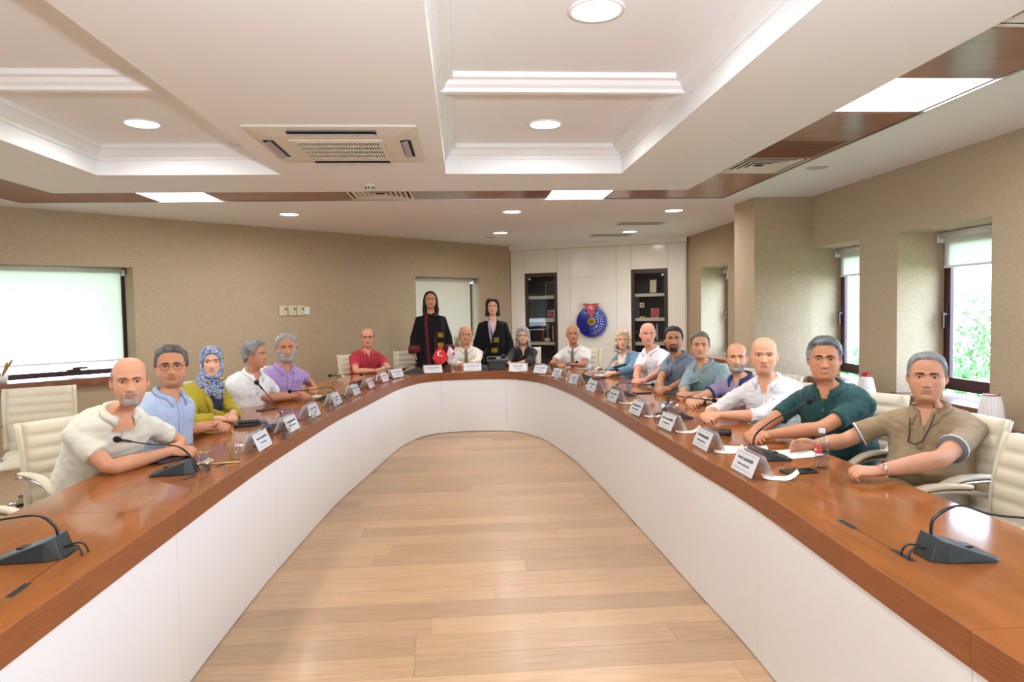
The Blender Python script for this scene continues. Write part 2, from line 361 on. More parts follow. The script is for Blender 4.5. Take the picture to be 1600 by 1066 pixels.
for a,b in zip(ys[1:],ys[:-1]):
    if abs(a-5.18)<.01: vent(2.13,2.74,a,b,HC,'square white ceiling vent in the right wooden band','ceiling vents')
    elif abs(a-2.12)<.01: vent(2.13,2.74,a,b,HC,'white ceiling vent at the top right corner of the picture')
    elif abs(a-4.57)<.01: grille(2.13,2.74,a,b)
    elif abs(a-3.345)<.01: light_panel(2.13,2.74,a,b,HC,'large bright square light panel in the right wooden ceiling band')
    elif abs(a+.32)<.01: light_panel(2.13,2.74,a,b,HC,'square light panel in the right wooden band behind the viewpoint')
    else: cpanel(2.13,2.74,a,b)
xs=[-4.28,-3.65,-3.0,-2.37,-1.73,-1.08,-.47,.17,.87,1.49,2.13]
for a,b in zip(xs,xs[1:]):
    if a==-1.08: vent(a,b,6.43,7.04,HC,'square ceiling vent in the back wooden band near the smoke detector')
    elif a==-3.0: light_panel(a,b,6.43,7.04,HC,'bright square light panel at the left of the back wooden band')
    elif a==.87: light_panel(a,b,6.43,7.04,HC,'bright square light panel at the right of the back wooden band')
    else: cpanel(a,b,6.43,7.04)
y=6.43
while y>-2.6:
    if abs(y-3.99)<.1: light_panel(-4.28,-3.65,y-.61,y,HC,'light panel of the left wooden band outside the frame')
    else: cpanel(-4.28,-3.65,y-.61,y)
    y-=.61
for k_,(a_) in enumerate(((2.74,2.752,YB,7.052),(-4.28,2.74,7.04,7.052),(-4.292,-4.28,YB,7.04))): S('trim_%d'%(30+k_),MB().box(*a_,HC-.012,HC+.01),m_alu)
def downlight(x,y,z,r,label,e):
    t=thing('downlight',label,'ceiling light',(x,y,z),0)
    MB().lathe([(r,0),(r+.012,-.002),(r+.012,.0),(r,.002)][:0] or [(r*.9,.004),(r*.95,-.004),(r+.01,-.004),(r+.012,.004)],28).obj('rim',m_trim,t,smooth=True)
    MB().lathe([(r*.91,-.003),(r*.91,.004)],28).obj('diffuser',m_lampglow,t)
    l=disc_lamp(0,0,-.008,r*.9,e); l.parent=t
DL=[(.564,2.787,2.73,'round downlight in the right coffer nearest the viewer'),(.562,4.494,2.73,'round downlight in the right coffer nearer the back'),(-1.979,4.489,2.73,'round downlight in the left coffer'),
 (-1.98,2.787,2.73,'round downlight in the left coffer outside the frame'),(.564,1.0,2.73,'round downlight above the viewer'),(-1.98,1.0,2.73,'round downlight left of the viewer'),(.564,-.8,2.73,'round downlight behind the viewer on the right'),(-1.98,-.8,2.73,'round downlight behind the viewer on the left')]
for x,y,z,lb in DL: downlight(x,y,z,.105,lb,17)
for x,y,lb in((-1.963,8.053,'round downlight above the switches on the left diagonal ceiling'),(.594,7.987,'centre downlight just behind the back wooden band'),(.58,10.17,'round downlight above the standing woman with the lilac collar'),(2.526,10.176,'round downlight between the two back vents'),(2.515,7.986,'round downlight above the right end of the white wall')):
    downlight(x,y,HC,.11,lb,20)
def slat_vent(x0,x1,y0,y1,label):
    t=thing('ceiling_vent',label,'vent',((x0+x1)/2,(y0+y1)/2,HC),0); w,h=(x1-x0)/2,(y1-y0)/2
    MB().box(-w+.02,w-.02,-h+.02,h-.02,-.0006,.02).obj('backing',m_dark,t)  # near-black flush sheet: shade between the slats put in as colour
    for a in((-w,w,-h,-h+.03),(-w,w,h-.03,h),(-w,-w+.03,-h+.03,h-.03),(w-.03,w,-h+.03,h-.03)): MB().box(*a,-.003,.0).obj('frame_bar',m_ac,t)
    for k in range(6): q=-h+.055+k*(2*h-.11)/5; MB().box(-w+.03,w-.03,q-.012,q+.012,-.0016,-.0006).obj('slat',m_ac,t)
slat_vent(2.09,2.76,8.98,9.39,'flat white ceiling vent nearer the viewer of the two above the white wall')
slat_vent(2.0,2.68,10.43,10.86,'flat white ceiling vent just in front of the white wall')
t=thing('ceiling_speaker','round grey ceiling speaker right of the wooden band','speaker',(2.953,5.52,HC)); MB().lathe([(.085,.002),(.085,-.006),(.095,-.008),(.1,.0)],28).obj('rim',m_ac,t); MB().lathe([(.086,.003),(.086,-.004)],28).obj('grille',mat('pale grey mesh',(186,186,176),.7),t)
t=thing('ceiling_speaker','small round ceiling speaker left of the back downlight','speaker',(.45,10.75,HC)); MB().lathe([(.085,.002),(.085,-.006),(.095,-.008),(.1,.0)],28).obj('rim',m_ac,t); MB().lathe([(.086,.003),(.086,-.004)],28).obj('grille',MATS['pale grey mesh'],t)
t=thing('smoke_detector','small round cream smoke detector on the ceiling','smoke detector',(-.71,5.47,HS)); MB().lathe([(.052,.0),(.052,-.02),(.045,-.026)],20).obj('base',m_ac,t,smooth=True)
MB().lathe([(.034,-.03),(.034,-.048),(.02,-.056),(.001,-.056)],16).obj('sensor_cap',m_ac,t)
mb=MB()
for k in range(8): MB().box(.031,.037,-.004,.004,-.044,-.026,Matrix.Rotation(k*PI/4,4,'Z')).obj('slot',m_dark,t)
# ceiling cassette air conditioner
t=thing('air_conditioner','ivory ceiling cassette air conditioner with a louvred centre grille','air conditioner',(-.693,4.19,HS)); w=.46;h=.44
def frustum(mb,a,b,c,d,z0,z1):
    mb.ring([[(-a,-b,z0),(a,-b,z0),(a,b,z0),(-a,b,z0)],[(-c,-d,z1),(c,-d,z1),(c,d,z1),(-c,d,z1)]])
mb=MB(); o=[(w,h),(w-.005,h-.005),(w-.16,h-.15)]
def framer(mb,a,b,c,d,z0,z1,z2):
    v=[(sx_*a,sy_*b,z0) for sx_,sy_ in((-1,-1),(1,-1),(1,1),(-1,1))]+[(sx_*c,sy_*d,z1) for sx_,sy_ in((-1,-1),(1,-1),(1,1),(-1,1))]+[(sx_*a,sy_*b,z2) for sx_,sy_ in((-1,-1),(1,-1),(1,1),(-1,1))]
    f=[]
    for q in range(4): r=(q+1)%4; f+=[(q,q+4,r+4,r),(q,r,r+8,q+8)]
    f.append((8,9,10,11)); mb.add(v,f)
framer(mb,w,h,w-.13,h-.13,-.012,-.03,.0); mb.box(-(w-.13),w-.13,-(h-.13),h-.13,-.03,-.0); mb.obj('body',m_ac,t)
m_lav=mat('lavender grey vane plastic',(168,164,184),.5)
for k,(cx,cy,lx,ly) in enumerate(((0,-h+.075,.24,.030),(0,h-.075,.24,.030),(-w+.075,0,.030,.20),(w-.075,0,.030,.20))):
    MB().box(cx-lx,cx+lx,cy-ly,cy+ly,-.0285,-.026).obj('outlet',m_dark,t)
    Mx=Matrix.Translation((cx,cy,-.031))@(Matrix.Rotation(.35,4,'X') if lx>ly else Matrix.Rotation(-.35,4,'Y'))
    MB().box(-lx*(.97 if lx>ly else .75),lx*(.97 if lx>ly else .75),-ly*(.75 if lx>ly else .97),ly*(.75 if lx>ly else .97),-.002,.002,Mx).obj('vane',m_lav,t)
MB().box(-.235,.235,-.2,.2,-.0315,-.030).obj('grille_backing',m_dark,t)
mb=MB()
for k in range(32): q=-.232+k*.01497; mb.box(q-.0032,q+.0032,-.2,.2,-.038,-.0315)
for k in range(5): q=-.2+k*.1; mb.box(-.235,.235,q-.006,q+.006,-.039,-.0315)
o=mb.obj('grille_slats',m_ac,t); o['kind']='stuff'
mb=MB(); 
for a in((-.262,.262,-.235,-.2),(-.262,.262,.2,.235),(-.262,-.235,-.2,.2),(.235,.262,-.2,.2)): mb.box(*a,-.036,-.03)
mb.obj('grille_frame',m_ac,t)
# ---------------- windows ----------------
WN=[0]
def window(a,b,lo,hi,M,y,blind,handle=None,f=.075,g=.05,bx=.05,mats=m_blind,glassonly=False,sill=True,mull=(),lab=''):
    """frame in plane local y; a..b local x range"""
    WN[0]+=1; t=tag(link(bpy.data.objects.new('window_%d'%WN[0],None)),kind='structure')
    mb=MB()
    mb.box(a,a+f,y,y+.035,lo,hi,M); mb.box(b-f,b,y,y+.035,lo,hi,M); mb.box(a+f,b-f,y,y+.035,lo,lo+f,M); mb.box(a+f,b-f,y,y+.035,hi-f,hi,M)
    mb.obj('window_frame',m_frame,t); mb=MB(); a2,b2,l2,h2=a+f-.02,b-f+.02,lo+f-.02,hi-f+.02
    mb.box(a2,a2+g,y-.02,y,l2,h2,M); mb.box(b2-g,b2,y-.02,y,l2,h2,M); mb.box(a2+g,b2-g,y-.02,y,l2,l2+g,M); mb.box(a2+g,b2-g,y-.02,y,h2-g,h2,M)
    for q in mull: mb.box(q-.035,q+.035,y-.02,y,l2+g,h2-g,M)
    mb.obj('sash',m_frame,t)
    MB().box(a2+g,b2-g,y+.008,y+.014,l2+g,h2-g,M).obj('pane',m_glass,t)
    pl=bpy.data.lights.new('window_portal','AREA'); pl.shape='RECTANGLE'; pl.size=b-a; pl.size_y=hi-lo; pl.cycles.is_portal=True
    po=bpy.data.objects.new('window_portal',pl); c_=M@Vector(((a+b)/2,y+.09,(lo+hi)/2)); inn=(M.to_3x3()@Vector((0,-1,0))).normalized()
    po.matrix_world=Matrix.Translation(c_)@(-inn).to_track_quat('Z','Y').to_matrix().to_4x4(); COL.objects.link(po)
    if handle:
        hx,hz,hor=handle; mb=MB()
        if hor: mb.box(hx-.07,hx+.07,y-.03,y-.0205,hz-.01,hz+.02,M); mb.box(hx-.018,hx+.018,y-.06,y-.03,hz-.005,hz+.03,M); mb.box(hx-.018,hx+.13,y-.075,y-.06,hz+.02,hz+.045,M)
        else: mb.box(hx-.015,hx+.015,y-.03,y-.0205,hz-.07,hz+.07,M); mb.box(hx-.01,hx+.01,y-.06,y-.03,hz-.01,hz+.01,M); mb.box(hx-.011,hx+.011,y-.07,y-.055,hz-.12,hz+.015,M)
        mb.obj('window_handle',m_frame,t,bev=.003)
    if blind is not None:
        bz,yo=blind; bt=thing('roller_blind',lab,'blind'); Ms=M
        n=20; cy=y-.06-yo
        MB().ring([[tuple(M@Vector((x_,cy+.027*math.cos(2*PI*k/n),hi-.03+.027*math.sin(2*PI*k/n)))) for k in range(n)] for x_ in(a+.04,b-bx+.01)]).obj('roller_tube',mats,bt,smooth=True)
        MB().box(a+.05,b-bx,cy+.024,cy+.026,bz,hi-.03,M).obj('blind_fabric',mats,bt)
        MB().box(a+.05,b-bx,cy+.018,cy+.032,bz-.02,bz,M).obj('bottom_bar',m_trim,bt)
        for qa,qb in((a+.015,a+.04),(b-.04,b-.015)): MB().box(qa,qb,cy-.02,y+.0,hi-.09,hi-.02,M).obj('bracket',m_trim,bt)
    return t
names=['the far window beyond the pillar','the narrow window beside the pillar','the right window behind the beige and green polos','the window right of the frame','the second window right of the frame','the third window right of the frame','the last window right of the frame']
for i,(a,b) in enumerate(RWIN):
    window(-b,-a,.78,2.115,MR,XG-XW,(1.83 if i!=0 else 1.95,.0),handle=(-b+.075,1.42,False),lab='short cream roller blind rolled up at '+names[i])
    S('trim_%d'%(10+i),MB().box(-b-.04,-a+.06,-.03,.42,.675,.755,MR),m_sill)
a,b,lo,hi=LW[0]; window(a,b,lo+.03,hi,ML,.30,(1.03,.0),handle=(S0+.64,.925,True),f=.045,g=.035,lab='large white roller blind glowing over the left window')
S('trim_20',MB().box(a-.05,b+.02,-.06,.40,lo-.06,lo+.02,ML),m_sill)
a,b,lo,hi=LW[1]; window(a,b,lo+.03,hi,ML,.22,(.74,.02),mats=m_blind2,f=.04,g=.03,bx=.075,lab='closed pale roller blind behind the two standing women')
S('trim_21',MB().box(a-.02,b+.02,-.02,.40,lo-.06,lo+.02,ML),m_sill)
for (a,b,lo,hi),nm in zip(FLW,('nearest the corner','in the middle','level with the viewer')): window(a,b,lo+.03,hi,MFL,.30,(1.25,.0),lab='roller blind of the far left wall window '+nm+', outside the frame')
# wooden ledge under the right windows
lg=thing('wall_ledge','brown wooden ledge running along the right wall under the windows','ledge')
MB().box(3.40,3.70,-3.1,7.04,.47,.652).obj('ledge_box',m_sill,lg); 
for q in range(-3,7,2): MB().box(3.44,3.68,q,q+.03,0,.47).obj('bracket',m_sill,lg)
# outdoors
mg=mat('grass',(96,122,84),.9,var=.3,vscale=.4); gr=S('ground',MB().box(-90,90,-60,120,-9,-8.8),mg); gr['kind']='structure'
mh=mat('hazy hill',(150,180,190),.95)
def blob_tree(x,y,r,h,lab,seed):
    t=thing('tree',lab,'tree',(x,y,-8.8),0); rg=random.Random(seed)
    MB().tube([(0,0,0),(0,0,h*.5)],[.35,.2],8).obj('trunk',mat_tr,t); mb=MB()
    for k in range(1500):
        a=rg.uniform(0,2*PI); e=math.asin(rg.uniform(-.6,1)); q=r*rg.uniform(.6,1.0)*(1+.15*math.sin(3*a)+.1*math.sin(7*e+a))
        c=Vector((q*math.cos(a)*math.cos(e),q*math.sin(a)*math.cos(e),h*.62+q*1.1*math.sin(e))); s=rg.uniform(.16,.34)
        Mq=Matrix.Translation(c)@Euler((rg.uniform(0,6),rg.uniform(0,6),0)).to_matrix().to_4x4()
        mb.add([tuple(Mq@Vector(p)) for p in((-s,-.4*s,0),(0,-.5*s,.05),(s,0,0),(0,.5*s,.05))],[(0,1,2,3)])
    o=mb.obj('foliage',mat_fo,t); o['kind']='stuff'
mat_tr=mat('bark',(90,75,60),.9); mat_fo=mat('green foliage',(104,136,78),.8,var=.35,vscale=.6)  # foliage: plain leaf green with random tone variation
for k,(x,y,r,h,lb) in enumerate(((18,20,2.5,8.6,'nearest bushy tree seen through the window behind the beige polo'),(25,24,2.6,9.2,'second tree behind the nearest one outside the right windows'),(17,27.5,2.6,8.2,'tree seen through the narrow window beside the pillar'),(34,30,3.4,10.2,'large tree far outside the right windows'),(24,35,3.0,8.8,'farther tree outside the narrow window'),(38,44,4,10.5,'distant tree at the end of the garden'),(13,34,2.6,8.0,'tree outside the far right window beyond the pillar'))):
    blob_tree(x,y,r,h,lb,k)
# ---------------- people ----------------
def ss(x,a,b): t=np.clip((x-a)/(b-a),0,1); return t*t*(3-2*t)
def V(*a): return np.array(a if len(a)>1 else a[0],float)
def nz(v): v=np.asarray(v,float); return v/max(np.linalg.norm(v),1e-9)
class Wave:
    def __init__(s,seed,k,n=7,aniso=(1,1,1)):
        r=np.random.RandomState(seed); s.k=r.normal(size=(n,3))*k*np.array(aniso); s.p=r.uniform(0,6.28,n); s.q=r.normal(size=(n,3))*k*.7; s.a=r.uniform(.5,1,n)
    def __call__(s,P):
        return sum(a*np.sin(P@k+p+1.6*np.sin(P@q)) for a,k,p,q in zip(s.a,s.k,s.p,s.q))/len(s.a)*1.5
def vnorm(v,f):
    v=np.asarray(v,float); n=np.zeros_like(v); F=np.array([q if len(q)==4 else list(q)+[q[-1]] for q in f if len(q)<=4])
    if len(F)==0: return n
    c=np.cross(v[F[:,2]]-v[F[:,0]],v[F[:,3]]-v[F[:,1]])
    t=F[:,2]==F[:,3]
    if t.any(): c[t]=np.cross(v[F[t,1]]-v[F[t,0]],v[F[t,2]]-v[F[t,0]])
    for i in range(4): np.add.at(n,F[:,i],c)
    return n/np.maximum(np.linalg.norm(n,axis=1,keepdims=True),1e-12)
def remesh(mb,vox,smooth=3):
    me=bpy.data.meshes.new('r'); me.from_pydata([tuple(map(float,p)) for p in mb.v],[],mb.f); me.update()
    o=bpy.data.objects.new('r',me); COL.objects.link(o)
    m=o.modifiers.new('r','REMESH'); m.mode='VOXEL'; m.voxel_size=vox
    if smooth: s_=o.modifiers.new('s','SMOOTH'); s_.factor=.5; s_.iterations=smooth
    dg=bpy.context.evaluated_depsgraph_get(); e=o.evaluated_get(dg); m2=e.to_mesh()
    n=len(m2.vertices); v=np.empty(n*3); m2.vertices.foreach_get('co',v); v=v.reshape(-1,3)
    f=[tuple(p.vertices) for p in m2.polygons]; e.to_mesh_clear()
    bpy.data.objects.remove(o); bpy.data.meshes.remove(me); return v,f
def cat(parts):
    V_=[];F_=[];o=0
    for v,f in parts:
        v=np.asarray(v,float); V_.append(v); F_+=[tuple(i+o for i in q) for q in f]; o+=len(v)
    return np.concatenate(V_),F_
# ---- head surface : stacked rings, front denser. local x right, y forward, z up, origin mid head ----
RT=np.array([ # zf, zb, w, f, b
(.1180,.1180,.000,.010,.010),(.1165,.1165,.018,.024,.030),(.112,.112,.034,.040,.048),(.104,.104,.048,.054,.066),(.092,.092,.060,.067,.081),(.076,.076,.0685,.077,.092),(.058,.058,.0735,.083,.098),
(.038,.038,.0755,.0865,.101),(.018,.018,.0755,.0865,.101),(.000,.000,.0735,.084,.099),(-.020,-.018,.0715,.0835,.094),(-.040,-.034,.0700,.0835,.086),(-.060,-.048,.0670,.083,.078),
(-.078,-.060,.0620,.080,.072),(-.095,-.070,.0560,.077,.068),(-.108,-.078,.0505,.071,.066),(-.1165,-.086,.0475,.061,.066),(-.119,-.095,.0475,.047,.066),(-.121,-.105,.0485,.034,.066),(-.130,-.118,.0500,.028,.066),
(-.148,-.138,.051,.024,.068),(-.172,-.165,.054,.028,.074),(-.205,-.205,.060,.034,.080),(-.250,-.250,.058,.030,.070)])
def head_base(nr=88,na=80):
    # dense resample along ring table
    s=np.concatenate([[0],np.cumsum(np.abs(np.diff(RT[:,0]))+.25*np.abs(np.diff(RT[:,3]))+.2*np.abs(np.diff(RT[:,2])))])
    u=np.linspace(0,s[-1],nr); T=np.stack([np.interp(u,s,RT[:,i]) for i in range(5)],1)
    k=np.array([1,2,3,2,1.]);k/=k.sum()
    for i in range(5):
        p=np.pad(T[:,i],2,mode='edge'); T[:,i]=np.where(np.arange(nr)<3,T[:,i],np.convolve(p,k,'valid'))
    t=np.linspace(0,2*PI,na,endpoint=False); th=t-.42*np.sin(t)          # denser at t=0 (front)
    c=np.cos(th); sn=np.sin(th); pw=lambda q,e: np.sign(q)*np.abs(q)**e
    out=[]
    for zf,zb,w,f,b in T:
        e=.88; x=w*pw(sn,.95); y=np.where(c>=0,f*pw(c,.80),b*pw(c,.9))-.012
        g=(1+c)/2; g=g*g*(3-2*g); z=zb+(zf-zb)*g
        out.append(np.stack([x,y,z],1))
    P=np.array(out).reshape(-1,3); F=[]
    for r in range(nr-1):
        for i in range(na): j=(i+1)%na; F.append((r*na+i,(r+1)*na+i,(r+1)*na+j,r*na+j))
    return P,F,th
HP,HF,HTH=head_base()
def G(a,s): return np.exp(-(a/s)**2)
EYX,EYZ=.0315,.004
def head_shape(o):
    P=HP.copy(); x,y,z=P[:,0].copy(),P[:,1].copy(),P[:,2].copy(); ax=np.abs(x); fr=ss(y,.005,.05)
    jw=o.get('jaw',1.0); wd=o.get('wide',1.0); ck=o.get('cheek',0.0)
    dy=np.zeros_like(x)
    dy-=.0125*G(ax-EYX,.017)*G(z-.004,.0125)                 # sockets
    dy-=.004*G(ax-.012,.010)*G(z-.006,.012)
    dy+=.0055*G(z-.023,.008)*ss(.062-ax,0,.02)*o.get('brow',1) # brow ridge
    dy+=.002*G(z-.055,.02)*G(ax,.04)
    ns=o.get('nose',1.0); tb=np.clip((.014-z)/.050,0,1); zt=-.036
    prof=np.where(z>zt,.007+.021*tb**1.25,(.028)*ss(z,-.0475,zt-.001)); prof=np.where(z>.014,.007*G(z-.014,.014),prof)
    wn=.0062+.0058*np.clip(tb,0,1)
    dy+=ns*prof*np.exp(-(ax/wn)**2.0)
    dy+=.0100*ns*G(ax-.0145,.0070)*G(z+.0365,.0065)          # nostril wings
    dy-=.003*G(ax-.020,.005)*G(z+.040,.008)
    dy+=.005*G(ax,.030)*G(z+.060,.022)                       # mouth mound
    ml=o.get('lips',1.0); mw=.0245
    inm=ss(mw-ax,-.003,.006)
    dy+=.0042*ml*G(z+.0580,.0035)*inm; dy+=.0052*ml*G(z+.0690,.0045)*ss(mw-.003-ax,-.003,.008)
    dy-=.0050*G(z+.0632,.0019)*ss(mw+.002-ax,-.002,.006); dy-=.0035*G(z+.079,.005)*G(ax,.02)
    dy-=.0018*G(ax,.004)*G(z+.050,.005)
    dy+=.006*G(ax,.020)*G(z+.101,.012)                       # chin
    dy+=(.004+.006*ck)*G(ax-.042,.016)*G(z+.018,.016)         # cheekbones
    d=np.hypot(ax-(.021+.012*np.clip((-.036-z)/.03,0,1)),0); dy-=.0024*o.get('fold',1)*G(d,.0045)*ss(-z,.036,.044)*ss(z,-.080,-.062)
    dy-=.0018*o.get('fold',1)*G(z+.0165,.004)*G(ax-EYX,.014)  # eye bags
    for q in (.040,.052): dy-=.0008*o.get('fold',1)*G(z-q,.002)*ss(.045-ax,0,.01)
    P[:,1]+=dy*fr
    # smile
    sm=o.get('smile',0); P[:,2]+=sm*.004*G(ax-.024,.010)*G(z+.063,.010)*fr
    # widths
    jr=ss(-z,.03,.10)*ss(z,-.135,-.115)
    P[:,0]*=(1+(wd-1)*ss(z,-.135,-.11))*(1+(jw-1)*jr)*(1+.10*ck*G(z+.055,.03))
    P[:,0]+=np.sign(x)*(.004+.004*ck)*G(z+.03,.03)*G(y-.02,.03)
    if o.get('dchin'): P[:,2]-=.006*o['dchin']*ss(-z,.112,.12)*G(y-.02,.04)
    # orbital paint
    lipm=.8*np.maximum(G(z+.0580,.0036),G(z+.0685,.0046))*ss(mw-.001-ax+.1*np.abs(z+.063)*0,0,.008)*fr*(y>.03)
    return P,lipm
def ear_mesh(side):
    n,m=18,6; v=[];f=[]
    for i in range(m):
        q=i/(m-1); h=[0.0,-.001,.0005,.005,.0085,.002][i]
        for k in range(n):
            a=2*PI*k/n; ry=.0165*q*(1+.12*math.cos(a-.8)); rz=.031*q*(1 if math.sin(a)>0 else .92)
            v.append((side*(.0725+h+ .012*q*max(0,-math.cos(a))*1.0), -.010-.018*math.sin(0)+ry*math.cos(a)-.004*math.sin(a), -.010+rz*math.sin(a)))
    for i in range(m-1):
        for k in range(n): j=(k+1)%n; f.append((i*n+k,i*n+j,(i+1)*n+j,(i+1)*n+k))
    # back skirt
    o=(m-1)*n; b=len(v)
    for k in range(n): a=2*PI*k/n; v.append((side*.066,-.010+.011*math.cos(a),-.010+.024*math.sin(a)))
    for k in range(n): j=(k+1)%n; f.append((o+k,o+j,b+j,b+k))
    return v,f
def eye_parts(lidc):
    """eyeball + lids for one eye around origin (y forward)"""
    R=.0128; eb=MB(); n,m=16,14
    rings=[]; 
    for i in range(m+1):
        a=PI*i/m; rings.append([(R*math.sin(a)*math.cos(2*PI*k/n),R*math.cos(a)+(.0008 if i<2 else 0),R*math.sin(a)*math.sin(2*PI*k/n)) for k in range(n)])
    # poles: i=0 is front
    eb.ring(rings,cap=True); mi=[]
    for i in range(m):
        mi+=[2 if i<2-1 else (1 if i<3-0 and i<2 else 0)]*n
    mi+=[2,0]
    lids=[]
    for up in(1,-1):
        rl=R+.0016; v=[];f=[]; nb=13; na_=7
        for j in range(nb):
            be=-1.15+2.3*j/(nb-1); op=(.37 if up>0 else .33)*math.sqrt(max(0,1-(be/1.18)**2))
            for i in range(na_):
                al=op+(1.5-op)*i/(na_-1); al*=up; rr_=rl+(.0010 if i==0 else 0)*(1 if up>0 else .4)
                v.append((rr_*math.sin(be)*math.cos(al*.0+0)*1.0*math.cos(al*.25), rr_*math.cos(be)*math.cos(al), rr_*math.sin(al)*.95))
        for j in range(nb-1):
            for i in range(na_-1):
                a=j*na_+i; f.append((a,a+1,a+na_+1,a+na_) if up>0 else (a,a+na_,a+na_+1,a+1))
        lids.append((v,f))
    return eb,mi,lids
HAIRT=dict(a=[0,25,42,60,70,78,86,96,108,120,150,180],
 full=[.080,.078,.070,.046,.010,-.012,.022,.036,.012,-.030,-.062,-.070])
def hair_offset(P,az,h,seed):
    z=P[:,2]; y=P[:,1]
    a=[math.radians(q) for q in HAIRT['a']]; zl=np.array(h.get('line',HAIRT['full']),float)
    zline=np.interp(az,a,zl); zline+=.0015*np.sin(az*23+seed)
    m=z-zline
    if 'top' in h:   # hair only below this height (bald crown)
        zt=np.interp(az,[0,.9,1.3,2.0,2.6,PI],h['top']); m=np.minimum(m,zt-z)
    if h.get('low') is not None: m=np.minimum(m,z-h['low']+.0)
    return m
def vcol(rgb): return np.array(s2l(rgb)+(1,))
m_skin=mat('skin',(200,150,120),.55,attr='Col',bump=.06,bscale=260,var=.05,vscale=25,spec=.35,sss=.15)
m_eyew=mat('eye white',(196,186,178),.25); m_iris=mat('brown iris',(70,45,30),.2); m_pup=mat('pupil',(10,8,8),.15)
m_hair=mat('hair',(90,80,70),.6,attr='Col',bump=.6,bscale=90,bstretch=(4,4,1),var=.22,vscale=60,stretch=(6,6,1))
m_curl=mat('curly hair',(90,80,70),.65,attr='Col',bump=.8,bscale=160,var=.3,vscale=70)
m_gm=mat('dark spectacle metal',(50,45,45),.3,.8); m_lens=glass_mat('spectacle lens',(.96,.97,.98),.06)
m_shoe=mat('black shoe leather',(25,22,22),.35)
CLOTH={}
def cloth(name,rgb,**k):
    if name not in CLOTH: CLOTH[name]=mat(name,rgb,k.pop('rough',.85),bump=k.pop('bump',.25),bscale=k.pop('bscale',900),var=k.pop('var',.04),vscale=k.pop('vscale',14),sheen=.1,**k)
    return CLOTH[name]
def frame_head(o):
    a=o['look']; M=Matrix.Translation(Vector(o['head']))@Matrix.Rotation(a-PI/2,4,'Z')@Matrix.Rotation(-o.get('nod',0),4,'X')@Matrix.Rotation(o.get('tilt',0),4,'Y')
    return M@Matrix.Scale(o.get('hs',1.0),4)
def xf(M,P):
    A=np.array(M)[:3,:3]; t=np.array(M)[:3,3]; return np.asarray(P,float)@A.T+t
def hand_parts(Wr,d,n,side,curl,k=1.0,spread=0.0,thumb=.5,cl3=None):
    """Wr wrist, d direction, n palm normal, side=+1 thumb on +s. returns MB"""
    mb=MB(); Wr=V(Wr); d=nz(d); n=nz(V(n)-np.dot(V(n),d)*d); s=np.cross(n,d)*side
    def el(c,a,b,uu,ww,m=12): return [tuple(c+uu*a*math.cos(2*PI*q/m)+ww*b*math.sin(2*PI*q/m)) for q in range(m)]
    rg=[]
    for t,a,b in((-.02,.025,.020),(0,.026,.019),(.02,.031,.018),(.05,.038,.016),(.075,.041,.0145),(.092,.039,.011),(.097,.030,.006)):
        rg.append(el(Wr+d*t*k+n*.002,a*k,b*k,s,n))
    mb.ring(rg)
    for i,(o,L,r) in enumerate(((.030,.070,.0090),(.010,.079,.0092),(-.011,.073,.0088),(-.030,.057,.0078))):
        dd=nz(d+s*(o*spread*12)); p=Wr+(d*.088+s*o)*k-n*.002; pts=[p-dd*.02*k]; ang=0
        fr=(.46,.31,.23); cc=curl if not isinstance(curl,(list,tuple)) else curl[i]
        pts.append(p)
        for j,q in enumerate(fr):
            ang+=cc*(.75,1.15,.8)[j]; v=dd*math.cos(ang)+n*math.sin(ang); p=p+v*L*q*k; pts.append(p)
        bp=[tuple(q) for q in bez(pts,3)]; m=len(bp)
        mb.tube(bp,[r*k*(1.05-.28*(j/(m-1))) for j in range(m-1)]+[r*k*.45],8)
    tb=Wr+(d*.022+s*.022)*k+n*.004; td=nz(d*.75+s*.65*(1-thumb*.6)+n*.45*thumb)
    p1=tb+td*.038*k; td2=nz(td+d*.35-s*.35*thumb+n*.1); p2=p1+td2*.030*k; p3=p2+nz(td2-s*.25*thumb)*.026*k
    bp=[tuple(q) for q in bez([tuple(tb-td*.01),tuple(p1),tuple(p2),tuple(p3)],4)]; m=len(bp)
    mb.tube(bp,[.0135*k*(1-.32*j/(m-1)) for j in range(m-1)]+[.005*k],8)
    return mb
def ik(S_,W_,L1,L2,hint):
    S_,W_=V(S_),V(W_); d=W_-S_; D=np.linalg.norm(d); 
    if D>(L1+L2)*.985: sc=D/((L1+L2)*.985); L1*=sc; L2*=sc
    u=d/D; a=(L1*L1-L2*L2+D*D)/(2*D); h=math.sqrt(max(L1*L1-a*a,0)); hv=V(hint); hv=nz(hv-np.dot(hv,u)*u)
    return S_+u*a+hv*h
TR=[(0,.168,.10,.125),(.10,.180,.125,.130),(.25,.176,.135,.122),(.42,.168,.125,.115),(.60,.176,.125,.120),(.74,.186,.122,.122),(.82,.183,.110,.116),(.88,.158,.092,.102),(.925,.122,.076,.086),(.965,.086,.062,.070),(1.0,.064,.052,.058),(1.04,.056,.050,.054)]
